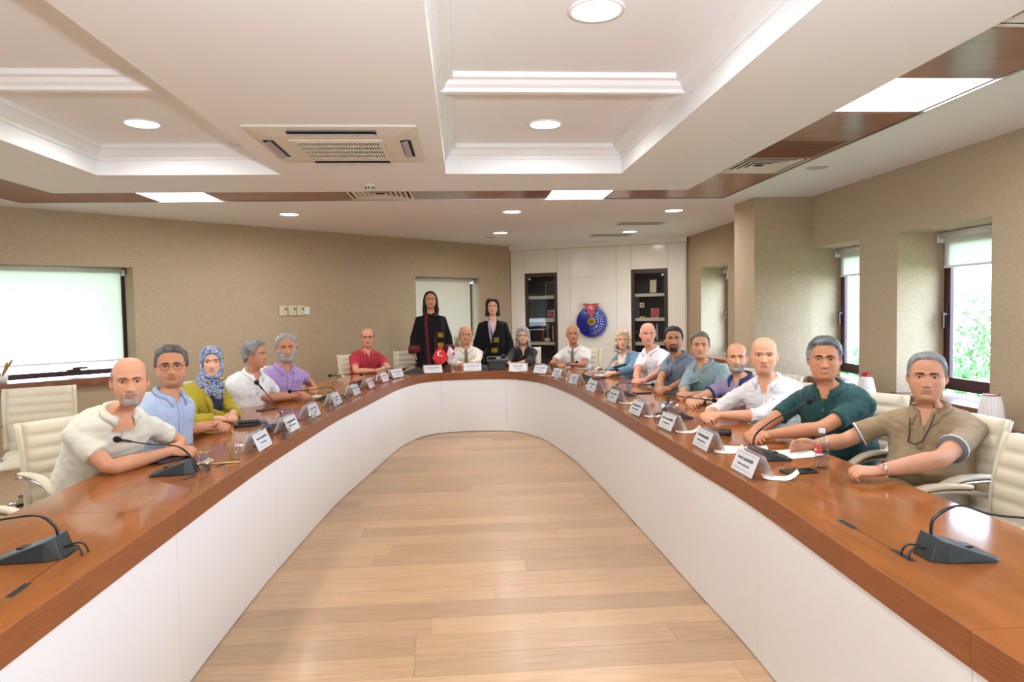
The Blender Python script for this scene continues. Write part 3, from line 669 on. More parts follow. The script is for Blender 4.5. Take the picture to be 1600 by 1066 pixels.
def torso_frames(o):
    tf=o['face']; f=V(math.cos(tf),math.sin(tf),0); l=V(math.sin(tf),-math.cos(tf),0)   # l = subject's right (+x local)
    Pv,N=V(o['pelvis']),V(o['neck']); tw=o.get('twist',0)
    mid=(Pv+N)/2-f*o.get('hunch',.05)
    def cen(t): return (1-t)**2*Pv+2*t*(1-t)*mid+t*t*N if t<=1 else N+(N-mid)*2*(t-1)
    out=[]
    for t,w,df,db in TR:
        c=cen(t); tg=nz(cen(t+.02)-cen(t-.02) if t<1 else N-mid)
        if t>.9: tg=nz(tg+V(0,0,.6))
        a=tw*t; ff=f*math.cos(a)+l*math.sin(a); ll=l*math.cos(a)-f*math.sin(a)
        ll=nz(ll-np.dot(ll,tg)*tg); f2=np.cross(tg,ll)
        if np.dot(f2,ff)<0: f2=-f2
        out.append((c,ll,f2,tg,w,df,db))
    return out
def torso_rings(o,inf=0,wk=1,tmax=9,tmin=-1,m=28):
    bl=o.get('belly',0); k=o.get('sw',.186)/.186*wk; rg=[]
    for (t,*_),(c,l,f,u,w,df,db) in zip(TR,torso_frames(o)):
        if t>tmax or t<tmin: continue
        df=df+bl*math.exp(-((t-.27)/.22)**2)+o.get('bust',0)*math.exp(-((t-.66)/.10)**2)
        r=[]
        kk=k if t<.93 else 1+(k-1)*.3
        for q in range(m):
            a=2*PI*q/m; cx,sy=math.cos(a),math.sin(a)
            X=(w*kk+inf)*math.copysign(abs(cx)**.88,cx); Y=((df if sy>0 else db)*(.5+.5*k)+inf)*math.copysign(abs(sy)**.9,sy)
            r.append(tuple(c+l*X+f*Y))
        rg.append(r)
    return rg
def arm_path(S_,E,Wr,n=6):
    a=[S_+(E-S_)*t for t in(0,.25,.5,.75,.93)]; b=[E+(Wr-E)*t for t in(.07,.25,.5,.75,1.0)]
    return a+b
def person(o):
    """build one person from a pose and style description"""
    fem=o.get('fem',False); k=.88 if fem else 1.0; near=o.get('near',True); vox=.0052 if near else .0072
    root=thing('person',o['label'],'person',(o['pelvis'][0],o['pelvis'][1],0),0,o.get('group'))
    OFF=V(o['pelvis'][0],o['pelvis'][1],0)
    def put(name,v,f,m,**kw): return mesh(name,np.asarray(v)-OFF,f,m,root,kw.pop('smooth',True),**kw)
    sk=vcol(tuple(min(255,q*w_) for q,w_ in zip(o['skin'],(1.01,.985,.95)))); lipc=vcol(o.get('lip',tuple(int(q*w_) for q,w_ in zip(o['skin'],(.90,.68,.66)))))
    M=frame_head(o); Hd,lipm=head_shape(o); N=V(o['neck'])
    fr=torso_frames(o); tf=o['face']; f=V(math.cos(tf),math.sin(tf),0); l=V(math.sin(tf),-math.cos(tf),0)
    # head into world; neck blends to the neck base
    def place(P,z0=None):
        Wd=xf(M,P); zz=(P if z0 is None else z0)[:,2]; yy=(P if z0 is None else z0)[:,1]
        Mn=Matrix.Translation(Vector(N))@Matrix.Rotation(tf-PI/2,4,'Z'); Q=P.copy(); Q[:,2]+=.145; Q[:,1]+=.030; Wn=xf(Mn,Q)
        w=ss(-zz,.100,.165); w=np.where(yy>.03,w*ss(-zz,.112,.165),w)[:,None]; return Wd*(1-w)+Wn*w
    hv=place(Hd,HP); col=np.tile(sk,(len(hv),1)); zz=HP[:,2]; axx=np.abs(HP[:,0])
    ruddy=np.maximum(G(axx-.042,.02)*G(zz+.025,.02)*.35,G(axx,.014)*G(zz+.032,.014)*.35)*(HP[:,1]>0)
    col[:,1]*=1-.18*ruddy; col[:,2]*=1-.22*ruddy
    sh=o.get('stubble',0)*ss(-zz,.035,.06)*ss(HP[:,1],-.02,.03)*ss(zz,-.125,-.115); sc_=vcol(o.get('stubblec',(110,100,95)))
    col=col*(1-sh[:,None])+sc_*sh[:,None]
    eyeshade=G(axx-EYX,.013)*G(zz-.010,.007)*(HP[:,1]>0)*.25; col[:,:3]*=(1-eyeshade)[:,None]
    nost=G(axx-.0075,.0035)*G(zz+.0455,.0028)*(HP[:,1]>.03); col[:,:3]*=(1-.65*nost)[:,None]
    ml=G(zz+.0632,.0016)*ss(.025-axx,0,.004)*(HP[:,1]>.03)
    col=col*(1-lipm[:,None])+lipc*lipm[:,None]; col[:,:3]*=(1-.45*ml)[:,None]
    if o.get('teeth'): 
        tm=(G(zz+.0632,.0022)*ss(.017-axx,0,.004)*(HP[:,1]>.03))[:,None]; col=col*(1-tm)+vcol((225,215,205))*tm
    col[:,3]=1
    body=[(hv,HF,col)]
    if o.get('ears',True):
        for sd in(1,-1):
            ev,ef=ear_mesh(sd); ev=np.array(ev); ev[:,0]*=o.get('wide',1); body.append((xf(M,ev),ef,np.tile(sk*V(1,.86,.84,1),(len(ev),1))))
    # eyes
    bv=BVHTree.FromPolygons([tuple(p) for p in Hd],[list(q) for q in HF])
    ebs=MB(); emi=[]; 
    for sd in(1,-1):
        eb,mi,lids=eye_parts(None); hit=bv.ray_cast(Vector((sd*EYX,.3,EYZ)),Vector((0,-1,0)))[0]; ey=(hit.y if hit else .065)-.0090
        c=V(sd*EYX*o.get('wide',1),ey,EYZ); gz=o.get('gaze',0); Rg=np.array(Matrix.Rotation(gz-sd*.03,3,'Z'))
        ev=np.array(eb.v)@Rg.T+c; ebs.v+= [tuple(p) for p in xf(M,ev)]; o_=len(ebs.v)-len(eb.v); ebs.f+=[[i+o_ for i in q] for q in eb.f]; emi+=mi
        put('eye',ebs.v,ebs.f,[m_eyew,m_iris,m_pup],mi=emi); ebs=MB(); emi=[]
        for lv,lf in lids:
            body.append((xf(M,np.array(lv)+c),lf,np.tile(sk*V(.80,.72,.70,1),(len(lv),1))))
    # brows
    bc=o.get('browc',(50,40,35)); bm=MB()
    for sd in(1,-1):
        up=[];lo=[]
        for i in range(9):
            t=i/8; bx=sd*(.011+.040*t)*o.get('wide',1); bz=.0205+.0065*math.sin(min(t*1.5,1.4)*1.3)-.006*t*t+o.get('browz',0); h_=(.0042 if not fem else .0026)*o.get('browh',1)*(1-.75*max(0,t-.35)/.65)*(1 if i else .7)
            for lst,q in((up,h_),(lo,-h_)):
                p=bv.ray_cast(Vector((bx,.3,bz+q)),Vector((0,-1,0)))[0]; lst.append((bx,(p.y if p else .05)+.0012,bz+q))
        ms=[((a[0]+b[0])/2,(a[1]+b[1])/2+.0022,(a[2]+b[2])/2) for a,b in zip(up,lo)]
        vv=up+ms+lo; n_=9; ff=[]
        for r in range(2):
            for i in range(8): ff.append((r*n_+i,r*n_+i+1,(r+1)*n_+i+1,(r+1)*n_+i))
        bm=MB().add([tuple(p) for p in xf(M,vv)],ff); put('eyebrow',bm.v,bm.f,m_hair,col=np.tile(vcol(bc),(len(bm.v),1)))
    # hair shell
    x,y,z=HP[:,0],HP[:,1],HP[:,2]; az=np.arctan2(np.abs(x),y+.006); nrm=vnorm(Hd,HF); nrm[:80]=(0,0,1); seed=o.get('seed',1)
    if nrm[40*80,1]<0: nrm=-nrm
    def shell(name,m,th,c,c2=None,mtl=m_hair,nk=70,na=.35,edge=.011,ext=None):
        wv=Wave(seed,nk); wl=Wave(seed+5,18); off=-.004+(th*(1+na*wv(HP)+.25*wl(HP))+.004)*ss(m,-.003,edge)
        if ext is not None: off=off+ext*ss(m,-.003,edge)
        P=Hd+nrm*off[:,None]; keep=m>-.012; K=[q for q in HF if any(keep[i] for i in q)]
        used=sorted({i for q in K for i in q}); 
        if not used: return None
        ix={a:b for b,a in enumerate(used)}; P2=place(P,HP)[used]; cc=np.tile(vcol(c),(len(used),1))
        if c2 is not None:
            mixv=np.clip(.5+.6*Wave(seed+9,45)(HP[used])+(0 if not callable(c2[1]) else c2[1](HP[used])),0,1)[:,None]; cc=cc*(1-mixv)+vcol(c2[0])*mixv
        return put(name,P2,[tuple(ix[i] for i in q) for q in K],mtl,col=cc)
    h=o.get('hair')
    if h:
        m=hair_offset(HP,az,h,seed); c2=h.get('c2'); c2=c2[0] if c2 and isinstance(c2[0],tuple) else c2; fn=(lambda Q:(.35-(Q[:,2]+.02)*9)*h.get('sidegrey',1)) if h.get('sidegrey') else None
        ext=None
        if h.get('vol'):
            ext=h['vol']*ss(z,.02,.10)*ss(az,0,.6)+h.get('volside',0)*ss(az,.7,1.4)*ss(-z,-.06,.0)+h.get('volfront',0)*ss(z,.05,.09)*G(az,.9)
        shell('hair',m,h.get('th',.009),h['c'],(c2,fn) if c2 else None,m_curl if h.get('curly') else m_hair,h.get('nk',70),h.get('na',.35),h.get('edge',.011),ext)
    b=o.get('beard')
    if b:
        ax=np.abs(x); frm=ss(y,.0,.02)*.02-.004
        mus=np.minimum(.0066-.09*ax-np.abs(z+.0500+.10*ax),.030-ax) if b.get('mus',1) else np.full_like(x,-1.)
        low=np.full_like(x,-1.)
        if b['kind']=='full': low=np.minimum(np.minimum(-.050+.55*(ax)*.0-z+.60*ax-.0,z+.121),.0+y+.006); low=np.minimum(low,np.maximum(ax-.029,-.078-z))
        if b['kind']=='goatee': low=np.minimum(np.minimum(-.076-z,z+.121),.032-ax); low=np.maximum(low,np.minimum(np.minimum(.005-np.abs(ax-.0285),-.048-z),z+.10)); low=np.where(y>.01,low,-1)
        if b['kind']=='jaw': low=np.minimum(np.minimum(-.068-z+.35*ax,z+.121),y+.0); low=np.minimum(low,np.maximum(ax-.029,-.078-z))
        mm=np.maximum(mus,low); mm=np.where(y>.0,mm,-1)
        shell('beard' if b['kind']!='mus' else 'moustache',mm,b.get('th',.005),b['c'],(b['c2'],None) if 'c2' in b else None,nk=160,na=.3,edge=.006)
    # ---- arms
    S0_=fr[6]; sw=o.get('sw',.186); L1,L2=.285*k*o.get('al',1),.25*k*o.get('al',1)
    hands=o['hands']; arms=[]; am=MB(); A={}
    for sd,key in((1,'R'),(-1,'L')):
        c,ll,f2,tg=S0_[0],S0_[1],S0_[2],S0_[3]
        Sh=c+ll*sd*(sw-.020)+f2*.0+tg*-.026+V(*o.get('sh'+key,(0,0,0)))
        hd=hands[key]; Wr=V(hd['w']); hint=V(hd.get('hint',tuple(ll*sd*.9-f*.35-V(0,0,.8))))
        E=ik(Sh,Wr,L1,L2,hint)
        if 'e' in hd: E=V(hd['e'])
        if 'ez' in hd: E[2]=max(E[2],hd['ez'])
        A[key]=(Sh,E,Wr); r=k*o.get('fat',1)
        pth=[tuple(p) for p in arm_path(Sh,E,Wr)]; rad=[.034*r,.043*r,.045*r,.042*r,.039*r,.040*r,.043*r,.038*r,.031*r,.0245*k]
        am.tube(pth,rad,14); 
        h2=hand_parts(Wr,hd.get('d',tuple(Wr-E)),hd.get('n',(0,0,-1)),hd.get('ts',-sd),hd.get('curl',.35),k*.97,hd.get('spread',.0),hd.get('thumb',.5))
        am.add(h2.v,h2.f)
    av,af=remesh(am,vox,2 if near else 1); 
    body.append((av,af,np.tile(sk*V(.97,.95,.95,1),(len(av),1))))
    tb=MB().ring(torso_rings(o,-.012-o.get('shrink',0)*1.2)); tv,tfc=remesh(tb,.013,2); body.append((tv,tfc,np.tile(sk,(len(tv),1))))
    BV,BF=cat([(a,b_) for a,b_,_ in body]); BC=np.concatenate([c_ for *_,c_ in body])
    put('body',BV,BF,m_skin,col=BC)
    # ---- garments
    wr1=Wave(seed+3,22,6,(1,1,.8)); wr2=Wave(seed+4,75,6,(.8,.8,1.1)); wr3=Wave(seed+6,30,5,(.6,.6,1.3))
    def garment(name,mtl,inf,sleeves,vox2=None,opening=None,tmin=-1,tmax=.985,amp=1,hem=None,wk=1,rcuff=None,post=None):
        mb=MB(); rg=torso_rings(o,inf,wk,tmax,tmin)
        if hem: 
            last=rg[0]; c0=np.mean(np.array(last),0); rg=[[tuple(c0+(V(p)-c0)*hem[1]-V(0,0,hem[0])) for p in last]]+rg
        mb.ring(rg)
        for key,sd in(('R',1),('L',-1)):
            Sh,E,Wr=A[key]; r=k*o.get('fat',1)
            if sleeves<=0: continue
            if sleeves<=1.0:
                e=Sh+(E-Sh)*sleeves; rr0=[.050,.053,.052,.0535,.056]; pts=[Sh-(E-Sh)*.06+fr[6][1]*(-sd*.03)]+[Sh+(e-Sh)*t for t in(.25,.5,.8,1.0)]
                mb.tube([tuple(p) for p in pts],[q*r+inf*.6 for q in rr0],16)
            else:
                fe=E+(Wr-E)*(sleeves-1); pts=[Sh-(E-Sh)*.06+fr[6][1]*(-sd*.03),Sh+(E-Sh)*.3,Sh+(E-Sh)*.65,Sh+(E-Sh)*.93,E+(fe-E)*.15,E+(fe-E)*.55,fe]
                rr0=[.051,.052,.050,.047,.048,.045,(rcuff or .036)+(.043-.030)*max(0,1-(sleeves-1))]
                mb.tube([tuple(p) for p in pts],[q*r+inf*.55 for q in rr0],16)
            mb.ball(tuple(Sh-V(0,0,.004)),.052*r+inf*.6,14,10)
        v,ff=remesh(mb,vox2 or(.0095 if near else .0125),5); n=vnorm(v,ff)
        c0=v.mean(0)
        if np.mean(np.sum(n*(v-c0),1))<0: n=-n
        off=.0042*amp*wr1(v)+.0012*amp*wr2(v)-.0075*amp*np.clip(.42-np.abs(wr3(v)),0,1)
        # crease bands near elbows and armpits
        for key in'RL':
            Sh,E,Wr=A[key]; d=np.linalg.norm(v-(Sh*.8+c0*.2),axis=1); off-=.004*amp*np.exp(-(d/.10)**2)*np.sin(d*150)
        if opening is not None:
            c,ll,f2,tg=fr[10][:4]; rel=v-N; dn=-rel@nz(fr[8][3]+fr[6][3]); la=np.abs(rel@l); ffw=rel@f
            D,w0=opening; m=np.where(ffw>-.02,np.minimum(w0*(1-dn/D)-la,dn+.05),-1.)
            off=np.where(m>-.006,off*(1-ss(m,-.006,.004))-.030*ss(m,-.002,.010),off)
        v=v+n*off[:,None]
        if post is not None: v=post(v,n)
        ob=put(name,v,ff,mtl); return ob,v,ff,n
    o['_']=dict(A=A,fr=fr,f=f,l=l,N=N,M=M,put=put,root=root,garment=garment,place=place,OFF=OFF,bv=bv,Hd=Hd,k=k)
    for g in o['wear']: g(o)
    # ---- legs
    o.pop('_x',None)
    if o.get('legs','sit')=='sit':
        mb=MB(); Pv=V(o['pelvis']); tw=MB()
        for sd in(1,-1):
            hp=Pv+l*sd*.09-V(0,0,.03); kn=hp+f*.40+l*sd*.03+V(0,0,-.01); an=V(kn[0]-f[0]*.03,kn[1]-f[1]*.03,.10)
            tw.tube([tuple(hp-f*.06),tuple(hp+f*.15),tuple(kn-f*.04),tuple(kn+f*.01-V(0,0,.05)),tuple(kn*.5+an*.5),tuple(an)],[.095,.09,.068,.062,.055,.052],12)
            mb=MB(); shoe(mb,an,f); put('shoe',mb.v,mb.f,m_shoe)
        tw.ball(tuple(Pv-V(0,0,.02)),.15,14,8,(1.1,.95,.7)); v,ff=remesh(tw,.02,3); put('trousers' if not o.get('skirt') else 'skirt',v,ff,o.get('pants') or cloth('dark navy trousers',(38,42,54)))
    return root
def shoe(mb,an,f):
    l=V(f[1],-f[0],0); rg=[]
    for t,w,h in((-.075,.02,.05),(-.06,.034,.075),(0,.037,.085),(.06,.040,.06),(.12,.045,.045),(.165,.038,.035),(.185,.02,.02)):
        c=V(an[0],an[1],0)+f*t; rg.append([tuple(c+l*w*math.cos(a)+V(0,0,max(.002,h*.5+h*.5*math.sin(a)))) for a in[2*PI*q/12 for q in range(12)]])
    mb.ring(rg)
# garment pieces ---------------------------------------------------------
def g_shirt(mtl,sleeves=.62,opening=(.11,.034),inf=.011,name='shirt',amp=1,**k):
    def fn(o): o['_']['sh']=o['_']['garment'](name,mtl,inf,sleeves,opening=opening,amp=amp,**k)
    return fn
def surf_fn(o):
    _,v,f,n=o['_']['sh']; t=BVHTree.FromPolygons([tuple(p) for p in v],[list(q) for q in f]); return t
def g_collar(mtl,wing=.055,h=.042,open_=.5,r=.066,name='collar',stand=.0,drop=.020,lapel=0):
    """fold-down collar around the neck; open_ = half opening angle in radians at the front"""
    def fn(o):
        u=o['_']; N,f,l=u['N'],u['f'],u['l']; fr=u['fr']; k=u['k']; tr=surf_fn(o); up=nz(V(0,0,1)*.8+nz(fr[9][3])*.5); n=40; rows=[[],[],[],[]]
        fw=nz(f-np.dot(f,up)*up)
        for i in range(n+1):
            a=-PI+open_+(2*PI-2*open_)*i/n; 
            # a measured so that front is +-pi -> use angle from back
            b=a; dirv=-fw*math.cos(b)+l*math.sin(b); fro=(1-math.cos(b))/2
            rr=r*k*(1+.05*fro); c=N+up*(h*.62+stand)-up*fro*.050-fw*.006+fw*fro*.004
            top=c+dirv*rr*.93; 
            wv=wing*ss(np.array(fro),.80,1.0) if True else 0
            bot=N+dirv*(rr+.022+.012*fro)-up*(drop+.012*fro+float(wv))-up*fro*.030+up*.012
            hp,hn,_,_=tr.find_nearest(Vector(bot)); 
            if hp is not None: bot=V(hp)+V(hn)*.006 if np.dot(V(hn),dirv)>-.2 else bot
            midp=top*.5+bot*.5+dirv*.010+up*.006
            rows[0].append(c+dirv*rr*.86-up*h*.9); rows[1].append(top); rows[2].append(midp); rows[3].append(bot)
        v=[tuple(p) for r_ in rows for p in r_]; m=n+1; ff=[(q*m+i,q*m+i+1,(q+1)*m+i+1,(q+1)*m+i) for q in range(3) for i in range(n)]
        ob=u['put'](name,v,ff,mtl); md=ob.modifiers.new('s','SOLIDIFY'); md.thickness=.0022; md.offset=1
    return fn
def on_front(o,pts,lift=.003):
    """pts in (lateral right +, down) metres relative to neck base, projected on the chest from the front"""
    u=o['_']; tr=surf_fn(o); N,f,l=u['N'],u['f'],u['l']; Pv=V(o['pelvis']); ax=nz(Pv-N+f*.0); res=[]
    for a,d in pts:
        s_=N+l*a+ax*d+f*.6; h=tr.ray_cast(Vector(s_),Vector(-f)); p=V(h[0]) if h[0] is not None else N+l*a+ax*d+f*.1
        res.append(p+f*lift)
    return res
def g_strip(mtl,pts,w,name='placket',lift=.003,th=.002,taper=None):
    """band centred on pts [(lat,down)...]"""
    def fn(o):
        L=on_front(o,[(a-w*(taper[i] if taper else 1),d) for i,(a,d) in enumerate(pts)],lift); Rr=on_front(o,[(a+w*(taper[i] if taper else 1),d) for i,(a,d) in enumerate(pts)],lift)
        n=len(pts); v=[tuple(p) for p in L+Rr]; ff=[(i,i+1,n+i+1,n+i) for i in range(n-1)]
        ob=o['_']['put'](name,v,ff,mtl,smooth=True); md=ob.modifiers.new('s','SOLIDIFY'); md.thickness=th; md.offset=0
    return fn
def dens(pts,n=6): return [(a[0]+(b[0]-a[0])*i/n,a[1]+(b[1]-a[1])*i/n) for a,b in zip(pts,pts[1:]) for i in range(n)]+[pts[-1]]
m_btn=mat('shell button',(215,210,200),.3)
def g_buttons(ds,lat=0,mtl=None,r=.0045):
    def fn(o):
        for p in on_front(o,[(lat,d) for d in ds],.006): mb=MB().ball(tuple(p),r,8,5,(1,1,1)); o['_']['put']('button',mb.v,mb.f,mtl or m_btn)
    return fn
def g_cuffs(mtl,sleeves=.62,w=.014,rad=.056,name='sleeve_band'):
    def fn(o):
        mb=MB(); 
        for key in'RL':
            Sh,E,Wr=o['_']['A'][key]; r=o['_']['k']*o.get('fat',1); e=Sh+(E-Sh)*sleeves; d=nz(E-Sh); mb.tube([tuple(e-d*w),tuple(e+d*.001)],[rad*r+.0088]*2,18)
            o['_']['put'](name,mb.v,mb.f,mtl); mb=MB()
    return fn
def g_glasses(o,frame=None,rw=.024,rh=.017,rimless=False):
    u=o['_']; M=u['M']; bv=u['bv']; mb=MB(); ln=MB(); wd=o.get('wide',1); th=.0011 if not rimless else .0007
    y0=max((bv.ray_cast(Vector((sx_*.012,.3,.004)),Vector((0,-1,0)))[0] or Vector((0,.08,0))).y for sx_ in(1,-1))+.008
    for sd in(1,-1):
        c=(sd*.033*wd,y0,-.001); P=[]
        for q in range(24):
            a=2*PI*q/24; ca,sa=math.cos(a),math.sin(a); P.append((c[0]+rw*math.copysign(abs(ca)**.75,ca),c[1]-abs(c[0]+rw*ca)*.12,c[2]+rh*math.copysign(abs(sa)**.75,sa)))
        mb.tube([*P,P[0],P[1]],th,6); ln=MB().add(P,[list(range(24))]); u['put']('lens',xf(M,ln.v),ln.f,m_lens,smooth=False)
        ex=sd*(.076*wd); mb.tube([(c[0]+sd*rw,y0-.008,.004),(ex,y0-.014,.006),(ex+sd*.001,-.005,.008),(ex,-.03,-.012)],th*1.1,6)
    mb.tube([(-.010,y0-.001,.002),(0,y0+.002,.004),(.010,y0-.001,.002)],th,6)
    u['put']('glasses',xf(M,mb.v),mb.f,frame or m_gm)
def g_watch(key,strap,face_):
    def fn(o):
        Sh,E,Wr=o['_']['A'][key]; d=nz(Wr-E); c=Wr-d*.012; k=o['_']['k']; mb=MB(); mb.tube([tuple(c-d*.010),tuple(c+d*.010)],.0285*k,16)
        o['_']['put']('watch_strap',mb.v,mb.f,strap); s_=nz(V(0,0,1)-d*d[2]); a=MB().tube([tuple(c+s_*.022*k),tuple(c+s_*.034*k)],.017,16); o['_']['put']('watch_face',a.v,a.f,face_)
    return fn
def g_tie(mtl,ln=.38):
    def fn(o):
        pts=dens([(0,.012),(0,.05),(0,.16),(0,ln)],5); n=len(pts); tp=[]
        for a,d in pts: tp.append(.9 if d<.03 else .55 if d<.06 else .7+ (d-.06)*3.2)
        g_strip(mtl,pts,.020,'tie',.009,.004,tp)(o)
        p=on_front(o,[(0,.018)],.012)[0]; mb=MB().ball(tuple(p),.017,10,8,(1,1,1)); o['_']['put']('tie_knot',mb.v,mb.f,mtl)
    return fn
# ---------------- conference table ----------------
ST=[((1.175,-1.0),(1.93,-1.0),1),((1.18,.25),(1.92,.25),1),((1.185,1.505),(1.90,1.50),1),((1.227,2.787),(1.88,2.83),1),((1.205,3.5),(1.87,3.55),0),((1.19,4.1),(1.86,4.2),1),((1.15,5.4),(1.84,5.5),1),((1.115,6.1),(1.82,6.2),0),((1.075,6.7),(1.79,6.95),1),
((.985,7.4),(1.70,7.9),0),((.90,7.85),(1.52,8.5),0),((.72,8.27),(1.28,8.92),0),((.515,8.47),(.70,9.26),1),((.10,8.53),(.12,9.36),0),((-.288,8.465),(-.45,9.30),1),((-.50,8.28),(-.95,9.12),0),((-.64,7.95),(-1.26,8.75),0),((-.743,7.55),(-1.50,8.10),0),((-.87,6.65),(-1.74,7.1),1),
((-.965,5.95),(-1.84,6.2),0),((-1.035,5.38),(-1.87,5.45),1),((-1.125,4.1),(-1.85,4.15),1),((-1.15,3.4),(-1.83,3.45),0),((-1.158,2.785),(-1.82,2.8),1),((-1.163,1.5),(-1.80,1.5),1),((-1.16,.25),(-1.80,.25),1),((-1.16,-1.0),(-1.80,-1.0),1)]
TI=bez([(a[0],a[1],0) for a,b,c in ST],8); TO=bez([(b[0],b[1],0) for a,b,c in ST],8)
TBL=thing('conference_table','large U-shaped walnut conference table with white inner panels','table',(0,4,0))
TL=Vector((0,4,0))
jt=[i*8 for i,(a,b,c) in enumerate(ST) if c]
for a,b in zip(jt,jt[1:]):
    I=TI[a:b+1]; O=TO[a:b+1]; n=len(I)
    def trim(L):
        L=[p.copy() for p in L]; L[0]+=(L[1]-L[0]).normalized()*.0012; L[-1]+=(L[-2]-L[-1]).normalized()*.0012; return L
    I2,O2=trim(I),trim(O); mb=MB(); rings=[]
    for p,q in zip(I2,O2):
        d=(q-p).normalized(); P=lambda o,z:tuple(Vector((p.x,p.y,z))+d*o-TL); Q=lambda o,z:tuple(Vector((q.x,q.y,z))-d*o-TL)
        rings.append([P(0,.657),P(0,.747),P(.003,.75),Q(.004,.75),Q(0,.745),Q(0,.715),Q(.03,.712),P(.03,.657)])
    mb.ring(rings); ob_=mb.obj('tabletop',[m_table,m_tabledark],TBL); mi_=[1 if (i%8 in(0,1) and i<8*(n-1)) else 0 for i in range(len(mb.f))]; ob_.data.polygons.foreach_set('material_index',mi_)
    mb=MB(); rings=[]
    for p,q in zip(I2,O2):
        d=(q-p).normalized(); rings.append([tuple(Vector((p.x,p.y,z))+d*o-TL) for o,z in((.006,.006),(.006,.655),(.026,.655),(.026,.006))])
    mb.ring(rings); mb.obj('modesty_panel',m_panel,TBL)
    p,q=I2[0],O2[0]; d=(q-p).normalized(); t=Vector((-d.y,d.x,0)); 
    mb=MB(); mb.ring([[tuple(p+d*o+t*w+Vector((0,0,z))-TL) for w,z in((-.012,.0),(.012,.0),(.012,.655),(-.012,.655))] for o in(.03,.50)]); mb.obj('support',m_panel,TBL)
def slot_pair(x0,y0,x1,y1):
    a,b=Vector((x0,y0,0)),Vector((x1,y1,0)); d=(b-a).normalized(); n=Vector((-d.y,d.x,0)); 
    if n.x*x0>0: n=-n       # towards the inside
    def quad(c,l,w,z=.7506): 
        P=[c-d*l-n*w,c+d*l-n*w,c+d*l+n*w,c-d*l+n*w]; return MB().add([(p.x-TL.x,p.y-TL.y,z_) for z_ in(.7495,z) for p in P],[(4,5,6,7),(0,1,5,4),(1,2,6,5),(2,3,7,6),(3,0,4,7)])
    for c in(a,b): quad(c,.05,.011).obj('cable_slot',m_dark,TBL)
    quad((a+b)/2,(b-a).length/2-.05,.0012).obj('flap_seam',m_dark,TBL); quad((a+b)/2+n*.055,(b-a).length/2+.05,.0008).obj('flap_seam',m_tabledark,TBL)
for q in((1.336,1.98,1.336,2.285),(1.345,3.25,1.345,3.55),(1.325,4.55,1.32,4.85),(1.27,5.85,1.255,6.15),(1.16,7.15,1.12,7.4),(-1.287,2.02,-1.312,2.32),(-1.322,3.34,-1.262,3.60),(-1.24,4.72,-1.20,5.0),(-1.10,6.15,-1.06,6.45),(-.92,7.5,-.88,7.7),(-.62,8.62,-.4,8.68),(.55,8.72,.8,8.62)): slot_pair(*q)
